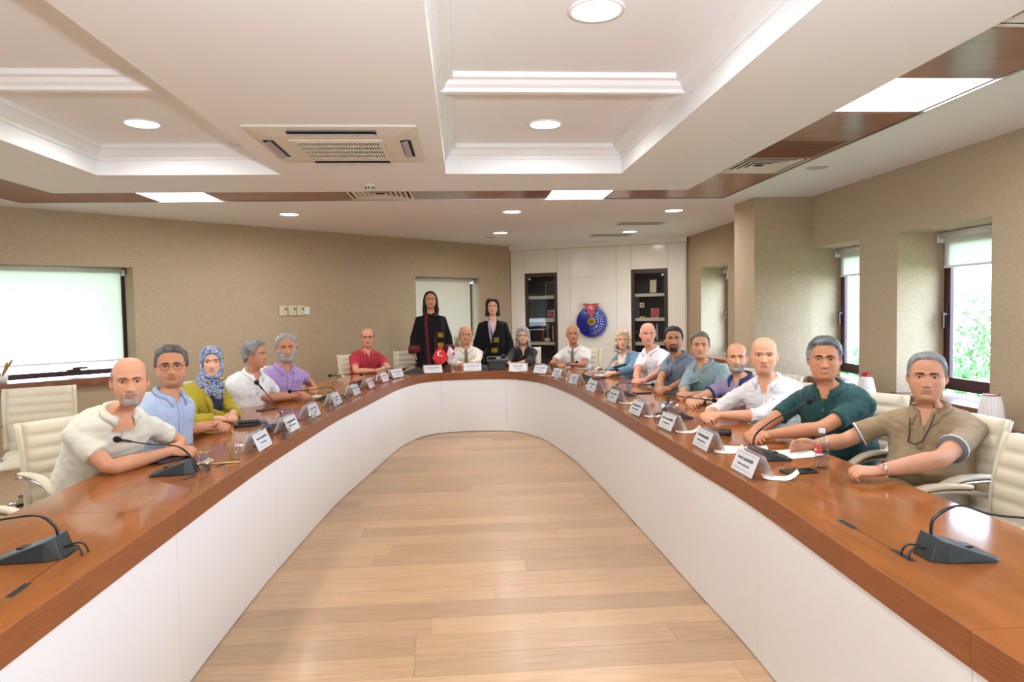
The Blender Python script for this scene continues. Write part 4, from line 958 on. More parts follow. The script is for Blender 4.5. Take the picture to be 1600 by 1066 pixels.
# ---------------- chairs ----------------
m_leather=mat('cream ribbed leather',(218,207,184),.42,bump=.12,bscale=300,var=.02)
m_chrome=mat('chrome',(205,205,205),.12,1)
def make_chair(label,hi=1.03,group=None):
    t=thing('office_chair',label,'chair',(0,0,0),0,group)
    # backrest
    def bprof(z): u_=(z-.47)/(hi-.47); return -.225-.085*u_+.03*math.sin(u_*2.6)-.045*max(0,u_-.75)**1.5
    nr=max(7,round((hi-.50)/.068)); rows=[]; N=nr*6
    for i in range(N+1):
        z=.47+(hi-.47)*i/N; b=.012*abs(math.sin(PI*i/6))**.6; wv=.232-.012*abs((i/N)-.55)*2; r=[]
        for j in range(13):
            x=-wv+2*wv*j/12; e=min(1,(1-abs(x)/wv)*9); r.append((x,bprof(z)+b*e+.035*(x/wv)**2*.6+.012*e,z))
        bk=[(x,y_-.050-.012*0,z) for x,y_,_ in reversed(r)]; rows.append(r+bk)
    MB().ring(rows).obj('backrest',m_leather,t,smooth=True)
    for sd in(-1,1):
        mb=MB(); mb.tube([(sd*.236,bprof(z)+.022-.02,z) for z in [.47+(hi-.47)*k/10 for k in range(11)]],.019,8); mb.obj('side_piping',m_leather,t,smooth=True)
    # seat
    rows=[]; N=42
    for i in range(N+1):
        y=-.235+.48*i/N; b=.011*abs(math.sin(PI*i/6))**.6; dz=-.05*max(0,(i/N-.8)/.2)**2; wv=.243; r=[]
        for j in range(11):
            x=-wv+2*wv*j/10; e=min(1,(1-abs(x)/wv)*8); r.append((x,y,.455+b*e+dz+.01*e))
        rows.append(r+[(x,y_,.39) for x,y_,_ in reversed(r)])
    MB().ring(rows).obj('seat',m_leather,t,smooth=True)
    for sd in(-1,1):
        a=bez([(sd*.262,-.262,.66),(sd*.285,-.14,.685),(sd*.285,.05,.68),(sd*.28,.17,.625),(sd*.265,.19,.52),(sd*.215,.12,.42),(sd*.13,.05,.40)],5)
        arm=MB().tube(a,.0125,8).obj('armrest',m_chrome,t,smooth=True)
        pd=bez([(sd*.285,-.17,.705),(sd*.287,-.05,.713),(sd*.286,.07,.702),(sd*.281,.165,.655),(sd*.276,.185,.63)],5); n=len(pd)
        MB().tube(pd,[.026*(.6+.4*math.sin(PI*(i+.6)/(n+.2))) for i in range(n)],10,flat=.62).obj('pad',m_leather,arm,smooth=True)
    MB().lathe([(.03,.10),(.03,.25),(.02,.25),(.02,.385),(.07,.39)],16).obj('gas_column',m_chrome,t,smooth=True)
    for k in range(5):
        a=k*2*PI/5+.3; d=Vector((math.cos(a),math.sin(a),0)); lg=MB().tube([tuple(d*.02+Vector((0,0,.115))),tuple(d*.16+Vector((0,0,.105))),tuple(d*.29+Vector((0,0,.08)))],[.022,.019,.014],8).obj('base_leg',m_chrome,t,smooth=True)
        w=MB(); nn=Vector((-d.y,d.x,0)); c=d*.285+Vector((0,0,.0275))
        for s_ in(-1,1): w.tube([tuple(c+nn*s_*.006),tuple(c+nn*s_*.024)],.0265,12)
        w.tube([tuple(c),tuple(c+Vector((0,0,.05)))],.008,6); w.obj('caster',m_black,lg)
    return t
CH0=make_chair('cream ribbed office chair',.955); CHH=make_chair('tall cream ribbed office chair',1.14)
used={}
def chair(x,y,a,label,hi=False,group='cream ribbed chairs around the table'):
    src=CHH if hi else CH0
    c=src if not used.get(hi) else tree_copy(src); used[hi]=1
    c.location=(x,y,0); c.rotation_euler=(0,0,a-PI/2); c['label']=label; c['group']=group; return c
# ---------------- the people ----------------
def rad(d): return d*PI/180
def seat(name,hx,hy,hz,face,lean,look=None,hand=None,hs=1.0,**k):
    f=V(math.cos(rad(face)),math.sin(rad(face)),0); l=V(f[1],-f[0],0)
    nz_=hz-.145*hs; N=V(hx,hy,0)-f*k.pop('fwd',.045)+V(0,0,nz_); Pv=V(N[0],N[1],0)-f*lean+l*k.pop('side',0)+V(0,0,.575)
    lk=math.atan2(-hy,-hx) if look is None else rad(look)
    lk+=rad(k.pop('dlook',0))
    o=dict(pelvis=tuple(Pv),neck=tuple(N),head=(hx,hy,hz),look=lk,face=rad(face),hs=hs,**k)
    if hand is not None:
        c=V(hand[0],hand[1],.785); el=.05
        o['hands']={}
        for key,sd in(('R',1),('L',-1)):
            pl=c+l*sd*.052-f*.055; d=nz(-l*sd*.62+f*.75); n=nz(-l*sd*.55-V(0,0,.55)+f*.1)
            o['hands'][key]=dict(w=tuple(pl+V(0,0,.004 if sd>0 else .014)),d=tuple(d),n=tuple(n),curl=.62,ez=.775,spread=.2,hint=tuple(l*sd*.8-f*.15-V(0,0,.7)))
        for key,v in k.get('hov',{}).items(): o['hands'][key].update(v)
    return o
SK1=(208,156,128); SK2=(196,142,112); SK3=(222,176,150); SK4=(186,134,104)
GREY=[.083,.081,.074,.050,.012,-.012,.022,.036,.012,-.030,-.062,-.070]
SIDE=dict(line=[.09,.09,.06,.046,.012,-.012,.022,.036,.012,-.030,-.062,-.070],top=[.0,.0,.050,.062,.078,.088])
# fabrics
f_cream=cloth('off white polo knit',(222,220,204)); f_blue=cloth('light blue linen shirt',(168,184,214),var=.10,vscale=180); f_mus=cloth('mustard trench cotton',(166,148,28)); f_navy=cloth('navy blouse',(26,34,62))
f_white=cloth('white polo cotton',(236,236,236)); f_lil=cloth('lilac cotton shirt',(170,142,196)); f_red=cloth('raspberry red polo knit',(168,40,54)); f_redc=cloth('coral red collar knit',(206,72,78))
f_shirt=cloth('ivory dress shirt',(232,224,212)); f_shirt2=cloth('white striped shirt',(228,224,222)); f_tie=cloth('olive green silk tie',(112,110,78),rough=.5); f_tie2=cloth('taupe silk tie',(116,106,98),rough=.5)
f_blk=cloth('black blouse',(20,20,24)); f_robe=cloth('black satin robe',(9,9,11),rough=.7,spec=.2); f_maroon=cloth('maroon velvet',(96,16,34)); f_lcol=cloth('lilac collar cotton',(168,156,206)); f_pink=cloth('pale pink blouse',(226,196,188))
f_blaz=cloth('dusty blue blazer',(98,134,160)); f_top=cloth('cream knit top',(232,222,206)); f_wh2=cloth('white short sleeved shirt',(240,234,236)); f_gpolo=cloth('steel grey polo knit',(112,122,138)); f_teal=cloth('grey teal shirt',(134,156,158))
f_lav=cloth('lavender polo knit',(150,136,172)); f_nav=cloth('navy collar knit',(34,44,92)); f_wsh=cloth('crisp white shirt',(240,240,244)); f_green=cloth('deep green polo knit',(20,66,66)); f_bei=cloth('beige polo cotton',(150,128,98)); f_bstr=cloth('white band knit',(226,224,222)); f_bgr=cloth('grey band knit',(110,104,104))
f_kh=cloth('khaki trousers',(140,122,96)); f_sand=cloth('sand trousers',(176,166,136))
m_gold=mat('gold embroidery',(206,176,44),.4,.3); m_wstrap=mat('brown watch strap',(70,44,30),.5); m_wface=mat('pale watch face',(225,225,220),.2); m_steel=mat('steel watch strap',(170,170,172),.25,1)
def scarf(o):
    """patterned head scarf: hood shell, neck wrap"""
    u=o['_']; x,y,z=HP[:,0],HP[:,1],HP[:,2]; Hd=u['Hd']; n=vnorm(Hd,HF); n[:80]=(0,0,1)
    if n[40*80,1]<0: n=-n
    q=np.sqrt((x/.054)**2+((z+.018)/.078)**2); m=np.where(y>0,(q-1)*.05,.05); m=np.where((z<-.105),.05,m)
    th=.014+.010*ss(-z,.02,.12)+.03*ss(-z,.12,.2); wv=Wave(5,55,6,(.4,.4,1)); off=-.006+(th*(1+.22*wv(HP))+.006)*ss(m,-.002,.012)
    P=u['place'](Hd+n*off[:,None],HP); keep=m>-.012; K=[t for t in HF if any(keep[i] for i in t)]; us=sorted({i for t in K for i in t}); ix={a:b for b,a in enumerate(us)}
    m_s=MATS.get('patterned silk scarf') or scarf_mat()
    u['put']('head_scarf',P[us],[tuple(ix[i] for i in t) for t in K],m_s)
    mb=MB(); N,f,l=u['N'],u['f'],u['l']; 
    for t,w,dd in((.045,.072,.070),(.02,.080,.080),(-.01,.088,.090),(-.04,.080,.098),(-.08,.055,.105),(-.13,.030,.108)):
        pass
    rg=[]
    for t,w,d0,d1 in((.06,.062,.060,.062),(.035,.074,.078,.070),(.005,.086,.092,.078),(-.03,.086,.104,.070),(-.07,.066,.116,.0),(-.115,.042,.126,-.04),(-.15,.012,.128,-.09)):
        rg.append([tuple(N+V(0,0,t)+l*w*math.cos(a)+f*((d0 if math.sin(a)>0 else d1)*math.sin(a)+(0 if d1>=0 else -d1*.0))) if d1>0.03 or math.sin(a)>0 else tuple(N+V(0,0,t)+l*w*math.cos(a)+f*(-d1+.02)) for a in [2*PI*i/20 for i in range(20)]])
    mb.ring(rg); v,ff=remesh(mb,.009,3); v=v+vnorm(v,ff)*(.004*Wave(8,60)(v))[:,None]; u['put']('scarf_drape',v,ff,m_s)
def scarf_mat():
    m=bpy.data.materials.new('patterned silk scarf'); m.use_nodes=True; nt=m.node_tree; N=nt.nodes; L=nt.links; b=N['Principled BSDF']; b.inputs['Roughness'].default_value=.5
    t=N.new('ShaderNodeTexCoord'); n=N.new('ShaderNodeTexNoise'); n.inputs['Scale'].default_value=34; n.inputs['Detail'].default_value=3; n.inputs['Distortion'].default_value=1.5; L.new(t.outputs['Object'],n.inputs['Vector'])
    r=N.new('ShaderNodeValToRGB'); r.color_ramp.interpolation='CONSTANT'; e=r.color_ramp.elements; e[0].color=s2l((34,48,104))+(1,); e[0].position=0
    e[1].color=s2l((182,178,214))+(1,); e[1].position=.44
    for p_,c_ in((.52,(60,104,128)),(.57,(96,140,60)),(.61,(150,150,196)),(.68,(40,80,60))): q=e.new(p_); q.color=s2l(c_)+(1,)
    L.new(n.outputs['Fac'],r.inputs[0]); L.new(r.outputs[0],b.inputs['Base Color']); MATS['patterned silk scarf']=m; return m
def jacket(mtl,sleeves=1.85,w_in=(.020,.085),length=.42,name='jacket',inf=.022,lapel=True,lapm=None):
    """open jacket over the shirt already built"""
    def fn(o):
        u=o['_']; N,f,l=u['N'],u['f'],u['l']; ax=nz(V(o['pelvis'])-N)
        def post(v,n):
            rel=v-N; dn=rel@ax; la=np.abs(rel@l); ff=(rel@f)-(dn*(ax@f)); wd=w_in[1]+(w_in[0]-w_in[1])*np.clip(dn/length,0,1)
            m=np.where(ff>.0,wd-la,-1.); m=np.where(dn<-.04,np.maximum(m,.02),m); return v-n*(.05*ss(m,-.004,.010))[:,None]
        ob,v,ff,n=u['garment'](name,mtl,inf,sleeves,opening=None,amp=1.3,post=post)
        old=o['_'].get('sh'); o['_']['sh']=(ob,v,ff,n)
        if lapel:
            for sd in(1,-1):
                ps=[]; qs=[]
                for i in range(9):
                    t=i/8; d=-.015+t*.30; wi=w_in[1]+(w_in[0]-w_in[1])*max(0,d)/length; wo=wi+.012+.050*math.sin(min(1,t*1.9)*PI/2)*(1-max(0,t-.45)/.55)
                    ps.append((sd*(wi-.006),d)); qs.append((sd*wo,d+.004))
                A_=on_front(o,ps,.007); B_=on_front(o,qs,.010); n_=9
                ob2=u['put']('lapel',[tuple(p) for p in A_+B_],[(i,i+1,n_+i+1,n_+i) for i in range(8)],lapm or mtl); md=ob2.modifiers.new('s','SOLIDIFY'); md.thickness=.003
    return fn
def beads(o,n=12):
    rg=random.Random(4); mb=MB(); 
    for i,p in enumerate(on_front(o,[(rg.uniform(-.15,.15),rg.uniform(.0,.24)) for _ in range(16)],.003)): 
        mb.ball(tuple(p),.007,7,5)
    o['_']['put']('printed_flowers',mb.v,mb.f,mat('flower print',(196,92,92),.7))
def necklace(o):
    u=o['_']; pts=on_front(o,dens([(-.055,.0),(-.035,.06),(0,.085),(.035,.06),(.055,.0)],3),.001); MB_=MB().tube([tuple(p) for p in pts],.0018,6); u['put']('necklace',MB_.v,MB_.f,m_gold)
def curls(c,n,r0,seed,low=-.16,side=.088,back=-.12,size=.022,name='hair',c2=None):
    """curly mass: many overlapping rolls around the skull joined to one hair mesh"""
    def fn(o):
        rg=random.Random(seed); M=o['_']['M']; mb=MB()
        for i in range(n):
            az=rg.uniform(.62,PI)*rg.choice((-1,1)); z=rg.uniform(low,.112) if abs(az)>1.0 else rg.uniform(.02,.118)
            k=math.sqrt(max(.04,1-max(0,z/.135)**2)); lo=1+.12*max(0,-z/.16)
            rx=side*k*lo; ry=(-back)*k*lo
            p=(rx*math.sin(az),-.012+ry*math.cos(az)*(1 if math.cos(az)<0 else .62),z); s_=size*rg.uniform(.75,1.25)
            mb.ball(p,s_,7,5,(1,1,1.15))
        for i in range(n//4):
            az=rg.uniform(-1,1); p=(.070*math.sin(az)*1.0,.068*math.cos(az)*.9,.088+rg.uniform(-.006,.02)); mb.ball(p,size*.8,7,5)
        v,f=remesh(mb,.0085,1); v=v+vnorm(v,f)*(.004*Wave(seed,130)(v))[:,None]
        cc=np.tile(vcol(c),(len(v),1)); 
        if c2: q=np.clip(.5+.7*Wave(seed+1,50)(v),0,1)[:,None]; cc=cc*(1-q)+vcol(c2)*q
        o['_']['put'](name,xf(M,v),f,m_curl,col=cc)
    return fn
def hang_glasses(o):
    u=o['_']; pts=on_front(o,dens([(.050,-.01),(.060,.06),(.052,.12),(.058,.178)],4),.006); mb=MB().tube([tuple(p) for p in pts],.0028,6)
    pts=on_front(o,dens([(-.058,-.03),(-.046,.06),(-.03,.12),(-.014,.165)],4),.008); mb.tube([tuple(p) for p in pts],.0028,6)
    pts=on_front(o,dens([(.058,.178),(.02,.186),(-.014,.165)],4),.010); mb.tube([tuple(p) for p in pts],.0022,6); u['put']('hanging_glasses',mb.v,mb.f,m_black)
def pocket(mtl,lat=-.085,dn=.13,w=.045,h=.055):
    def fn(o):
        P=on_front(o,[(lat-w+2*w*i/4,dn+h*j/3) for j in range(4) for i in range(5)],.0035); ob=o['_']['put']('chest_pocket',[tuple(p) for p in P],[(j*5+i,j*5+i+1,j*5+i+6,j*5+i+5) for j in range(3) for i in range(4)],mtl); md=ob.modifiers.new('s','SOLIDIFY'); md.thickness=.002
    return fn
def lapel_patch(mtl,lat,dn,r=.010,name='emblem_patch'):
    def fn(o):
        p=on_front(o,[(lat,dn)],.004)[0]; mb=MB().ball(tuple(p),r,8,5,(1,.6,.5)); o['_']['put'](name,mb.v,mb.f,mtl)
    return fn
PL=lambda m_,a=.09,b=.21,w=.014: g_strip(m_,dens([(0,a),(0,b)],4),w)
FULL=lambda m_: g_strip(m_,dens([(0,.07),(0,.20),(0,.36)],5),.014)
PEOPLE=[]
def add(o,chair_lab,hi=False,back=.06,ca=None):
    PEOPLE.append((o,chair_lab,hi,back,ca))
# left side, near to far
add(seat('',-1.655,3.50,1.205,-36,.36,fwd=.10,hand=(-1.545,3.885),hs=1.0,label='man in off white polo with grey goatee leaning on the left table edge',skin=SK1,belly=.02,sw=.195,nod=.02,
 beard=dict(kind='goatee',c=(112,98,86),c2=(196,190,184),th=.006),hair=dict(c=(128,104,78),c2=((150,130,106),None),th=.007,**SIDE),stubble=.25,wide=1.0,jaw=1.0,browc=(96,72,54),seed=3,pants=f_sand,
 hov=dict(L=dict(curl=.75,e=(-1.66,4.05,.80),w=(-1.60,3.93,.80)),R=dict(curl=.7,e=(-1.745,3.45,.785),w=(-1.60,3.80,.79))),
 wear=[g_shirt(f_cream,amp=1.2),g_collar(f_cream),PL(f_cream),g_buttons([.12,.16])]),'cream ribbed chair pulled out behind the man in the off white polo',back=.16)
add(seat('',-1.745,4.20,1.225,-20,.12,hand=(-1.60,4.60),label='man with rectangular glasses in light blue linen shirt with buttons',skin=SK2,belly=.06,sw=.20,cheek=.35,wide=1.05,jaw=1.10,dchin=1,fwd=.02,
 hair=dict(c=(62,58,56),c2=((128,124,120),None),th=.014,sidegrey=.6,line=GREY,na=.5),stubble=.3,browc=(44,36,34),seed=11,pants=cloth('dark navy trousers',(38,42,54)),
 wear=[g_shirt(f_blue,.66,amp=1.3),g_collar(f_blue),FULL(f_blue),g_buttons([.12,.20,.28]),g_glasses]),'cream chair of the man in the light blue shirt')
add(seat('',-1.875,5.22,1.175,-25,.08,hand=(-1.66,4.98),hs=.93,fem=True,ears=False,label='woman in patterned blue green head scarf and mustard yellow trench jacket',skin=SK3,bust=.03,sw=.165,nose=.8,fold=.2,lip=(190,110,104),browc=(48,36,32),browh=1.3,seed=5,
 wear=[g_shirt(f_navy,0,opening=None),jacket(f_mus,1.8,(.03,.07),.40,'trench_jacket'),scarf]),'cream chair of the woman in the mustard jacket')
add(seat('',-1.735,5.85,1.185,-35,.20,look=-8,hand=(-1.42,6.17),hs=.96,label='grey haired man in white polo looking to the right',skin=SK4,belly=.03,sw=.195,
 hair=dict(c=(92,90,88),c2=((150,148,146),None),th=.017,na=.5,line=GREY),browc=(52,46,44),seed=21,tilt=.0,
 wear=[g_shirt(f_white,amp=1.2),g_collar(f_white),PL(f_white),g_buttons([.12,.16])]),'cream chair behind the grey haired man in the white polo',back=.14)
add(seat('',-1.63,6.42,1.205,-48,.16,dlook=3,hand=(-1.44,6.60),hs=1.04,label='grey bearded man in lilac short sleeved shirt',skin=SK2,belly=.05,sw=.20,cheek=.2,wide=1.04,jaw=1.05,
 beard=dict(kind='full',c=(112,106,102),c2=(176,172,168),th=.008),hair=dict(c=(120,118,118),c2=((180,178,176),None),th=.016,na=.5,line=GREY),browc=(70,62,58),browh=1.3,seed=31,
 wear=[g_shirt(f_lil,amp=1.2),g_collar(f_lil),FULL(f_lil),g_buttons([.12,.20,.28]),pocket(f_lil)]),'cream chair of the man in the lilac shirt')
add(seat('',-1.235,8.92,1.19,-62,.14,hand=(-1.05,8.60),near=False,hs=1.02,label='balding man with glasses in raspberry red polo',skin=SK1,belly=.05,sw=.20,fwd=.03,
 beard=dict(kind='mus',c=(120,112,108),th=.004),hair=dict(c=(60,56,54),c2=((110,108,106),None),th=.008,**SIDE),browc=(60,50,46),seed=41,
 wear=[g_shirt(f_red,amp=1.2),g_collar(f_redc),PL(f_red),g_buttons([.12,.16]),g_cuffs(f_redc,.62,.010),g_glasses,g_watch('L',m_steel,m_wface)]),'cream chair of the man in the red polo',ca=-62)
# back
add(seat('',.03,9.58,1.175,-90,.10,look=-88,hand=(.02,9.10),near=False,hs=1.08,label='bald man in rimless glasses, ivory shirt and green tie at the head of the table',skin=SK1,belly=.05,sw=.215,wide=1.06,jaw=1.12,cheek=.4,dchin=1,fwd=.02,
 hair=dict(c=(190,186,180),th=.004,**SIDE),browc=(150,140,130),seed=51,
 wear=[g_shirt(f_shirt,1.8,opening=None,amp=1.2),g_collar(f_shirt,open_=.22),g_tie(f_tie,.36),lambda o:g_glasses(o,m_steel,.022,.014,True)]),'tall cream chair behind the man at the head of the table',hi=True,back=.02)
add(seat('',.84,9.62,1.145,-96,.10,hand=(.66,9.02),near=False,hs=.96,fem=True,label='woman with curly grey hair in a black flowered blouse',skin=SK3,bust=.03,sw=.178,lip=(180,96,92),browc=(96,84,80),fold=.6,nose=.85,seed=61,
 hair=dict(c=(112,110,110),c2=((170,170,170),None),th=.02,na=.7,curly=True,low=-.1,line=[.075,.07,.055,.03,-.03,-.08,-.09,-.09,-.1,-.11,-.12,-.12]),
 wear=[g_shirt(f_blk,1.55,opening=(.14,.036)),necklace,beads,curls((118,116,116),260,.1,7,c2=(188,186,184)),lambda o:g_glasses(o,m_steel,.021,.015,True)]),'cream chair right of the curly haired woman in black')
add(seat('',1.475,9.12,1.175,-118,.10,hand=(1.27,8.86),near=False,hs=1.06,label='elderly man in white shirt and taupe tie at the right corner of the table',skin=SK4,belly=.03,sw=.20,fold=1.4,dlook=4,
 beard=dict(kind='mus',c=(150,146,142),th=.004),hair=dict(c=(170,168,166),th=.008,line=[.095,.095,.075,.055,.012,-.012,.022,.036,.012,-.030,-.062,-.070],top=[.05,.06,.075,.085,.10,.12]),browc=(120,112,106),seed=71,
 wear=[g_shirt(f_shirt2,.66,opening=None,amp=1.2),g_collar(f_shirt2,open_=.22),g_tie(f_tie2,.34),g_watch('L',m_steel,m_wface)]),'cream chair of the man in the white shirt and taupe tie')
# right side, far to near
add(seat('',1.90,8.05,1.135,-148,.08,hand=(1.60,7.50),near=False,hs=.93,fem=True,label='woman with wavy blond hair in a dusty blue blazer',skin=SK3,bust=.03,sw=.172,lip=(196,112,104),browc=(130,104,80),fold=.5,nose=.85,seed=81,
 hair=dict(c=(176,152,112),c2=((214,196,160),None),th=.018,na=.6,curly=True,low=-.1,line=[.07,.066,.05,.03,-.03,-.06,-.07,-.08,-.09,-.09,-.1,-.1]),
 wear=[g_shirt(f_top,0,opening=(.10,.04)),jacket(f_blaz,1.85,(.03,.075),.40,'blazer'),necklace,curls((178,154,116),220,.1,9,low=-.115,c2=(222,208,178),size=.020)]),'cream chair behind the woman in the blue blazer')
add(seat('',1.96,7.15,1.235,-150,.12,hand=(1.70,6.62),near=False,hs=1.0,label='bald elderly man with white moustache in white short sleeved shirt',skin=(222,160,138),belly=.03,sw=.195,fold=1.4,dlook=6,
 beard=dict(kind='mus',c=(196,190,186),th=.005),hair=dict(c=(200,198,196),th=.006,**SIDE),browc=(150,140,134),seed=91,
 wear=[g_shirt(f_wh2,.66,amp=1.2),g_collar(f_wh2),FULL(f_wh2),g_buttons([.12,.2,.28])]),'cream chair of the man with the white moustache')
add(seat('',2.03,6.48,1.21,-152,.10,hand=(1.73,5.92),near=False,hs=.99,label='black haired man with goatee in steel grey polo',skin=SK4,belly=.05,sw=.20,cheek=.4,wide=1.05,jaw=1.1,stubble=.35,stubblec=(70,60,58),
 beard=dict(kind='goatee',c=(40,36,36),th=.005),hair=dict(c=(30,28,28),th=.014,line=GREY,na=.3),browc=(24,20,20),browh=1.4,seed=101,
 wear=[g_shirt(f_gpolo,amp=1.1),g_collar(f_gpolo),PL(f_gpolo),g_buttons([.12,.16])]),'cream chair of the man in the grey polo')
add(seat('',2.07,5.85,1.18,-150,.10,hand=(1.80,5.50),hs=.97,label='man with short grey hair in a grey teal rolled sleeve shirt',skin=SK1,belly=.02,sw=.195,fold=1.2,smile=.8,
 hair=dict(c=(84,78,72),c2=((130,124,118),None),th=.012,line=GREY),browc=(84,70,60),seed=111,
 wear=[g_shirt(f_teal,1.45,amp=1.4),g_collar(f_teal),FULL(f_teal),g_buttons([.12,.2,.28])]),'cream chair of the man in the grey teal shirt')
add(seat('',2.14,5.22,1.115,-152,.10,hand=(1.74,5.09),hs=.96,label='bald man with grey goatee in lavender polo with navy collar',skin=(216,166,136),belly=.03,sw=.195,smile=.4,jaw=.98,
 beard=dict(kind='jaw',c=(96,88,84),c2=(178,174,170),th=.005),hair=dict(c=(70,62,58),th=.005,**SIDE),browc=(60,48,42),seed=121,stubble=.25,
 wear=[g_shirt(f_lav,amp=1.1),g_collar(f_nav),PL(f_lav),g_buttons([.12,.16]),g_cuffs(f_nav,.62,.010),g_watch('L',m_wstrap,m_wface)]),'cream chair of the man in the lavender polo')
add(seat('',2.00,4.42,1.19,-142,.20,hand=(1.62,4.42),hs=1.02,label='bald clean shaven man in a crisp white shirt with rolled sleeves',skin=(222,170,142),belly=.05,sw=.205,cheek=.3,wide=1.02,jaw=1.05,dchin=.6,smile=.3,
 browc=(150,120,100),browh=.6,seed=131,al=1.03,
 wear=[g_shirt(f_wsh,1.25,opening=(.15,.036),amp=1.6,rcuff=.042),g_collar(f_wsh,open_=.6),FULL(f_wsh),g_buttons([.16,.23,.30]),lapel_patch(f_green,-.08,.15,.007)]),'cream chair of the bald man in the white shirt')
add(seat('',2.09,3.82,1.205,-143,.22,hand=(1.62,3.70),hs=1.02,label='smiling grey haired man in a deep green polo',skin=SK2,belly=.05,sw=.21,cheek=.35,wide=1.03,jaw=1.08,smile=1.6,teeth=1,al=1.06,
 hair=dict(c=(74,76,78),c2=((168,170,172),None),th=.017,sidegrey=.8,line=GREY,na=.35),browc=(40,34,32),browh=1.4,seed=141,
 wear=[g_shirt(f_green,.66,amp=1.2),g_collar(f_green),PL(f_green),g_buttons([.12,.16],mtl=f_teal)]),'cream chair behind the man in the green polo')
o=seat('',2.325,3.27,1.15,-146,.03,hand=(1.6,3.2),hs=1.02,label='grey haired man in beige polo with glasses hanging on his chest, nearest on the right',skin=(206,156,130),belly=.08,sw=.21,cheek=.35,wide=1.02,jaw=1.06,dchin=1,fold=1.1,al=1.05,fat=1.05,pants=f_kh,
 hair=dict(c=(112,112,112),c2=((158,158,156),None),th=.009,sidegrey=.6,line=[.088,.086,.078,.052,.014,-.012,.022,.036,.012,-.030,-.062,-.070]),browc=(52,42,38),browh=1.3,seed=151,lip=(176,118,104),
 wear=[g_shirt(f_bei,.68,amp=1.5),g_collar(f_bei,open_=.42),PL(f_bei),g_buttons([.12,.17],mtl=f_bgr),g_cuffs(f_bgr,.68,.014),g_cuffs(f_bstr,.665,.007,.0572,'white_band'),hang_glasses,g_watch('L',glass_mat('clear wrist band',(.9,.9,.95),.3),m_acryl)])
o['hands']['R'].update(w=(1.83,3.44,.79),d=(-1,.12,-.05),n=(.15,-.9,-.35),curl=.45,hint=(.2,.6,-.6)); o['hands']['L'].update(w=(1.785,2.815,.80),d=(-1,.1,.02),n=(.05,.35,-1),curl=1.05,thumb=.9,hint=(.3,-.8,-.5))
add(o,'cream ribbed chair of the man in the beige polo',back=.10,ca=-160)
CPOS={}
for o,cl,hi,bk,ca in PEOPLE:
    person(o); a=o['face'] if ca is None else rad(ca); px_,py_=o['pelvis'][0]-math.cos(a)*bk*.6,o['pelvis'][1]-math.sin(a)*bk*.6
    if 'head of the table' in cl: px_+=.09
    if 'beige polo' in cl: px_,py_,a=2.26,3.25,rad(-172)
    if 'off white polo' in cl: px_,py_=px_+.06,py_+.05
    chair(px_,py_,a,cl,hi)
# empty chairs
chair(-.72,9.60,rad(-82),'empty cream chair between the red polo and the robed woman'); chair(-1.93,7.35,rad(-38),'empty cream chair right of the man in the lilac shirt')
chair(-3.35,5.6,rad(-62),'empty cream chair standing back near the left window'); chair(-2.03,2.76,rad(0),'empty cream chair at the lower left edge of the picture')
chair(2.06,2.55,rad(180),'empty cream chair at the right edge of the picture'); chair(1.00,9.82,rad(-100),'empty cream chair between the curly haired woman and the man with the taupe tie') if False else None
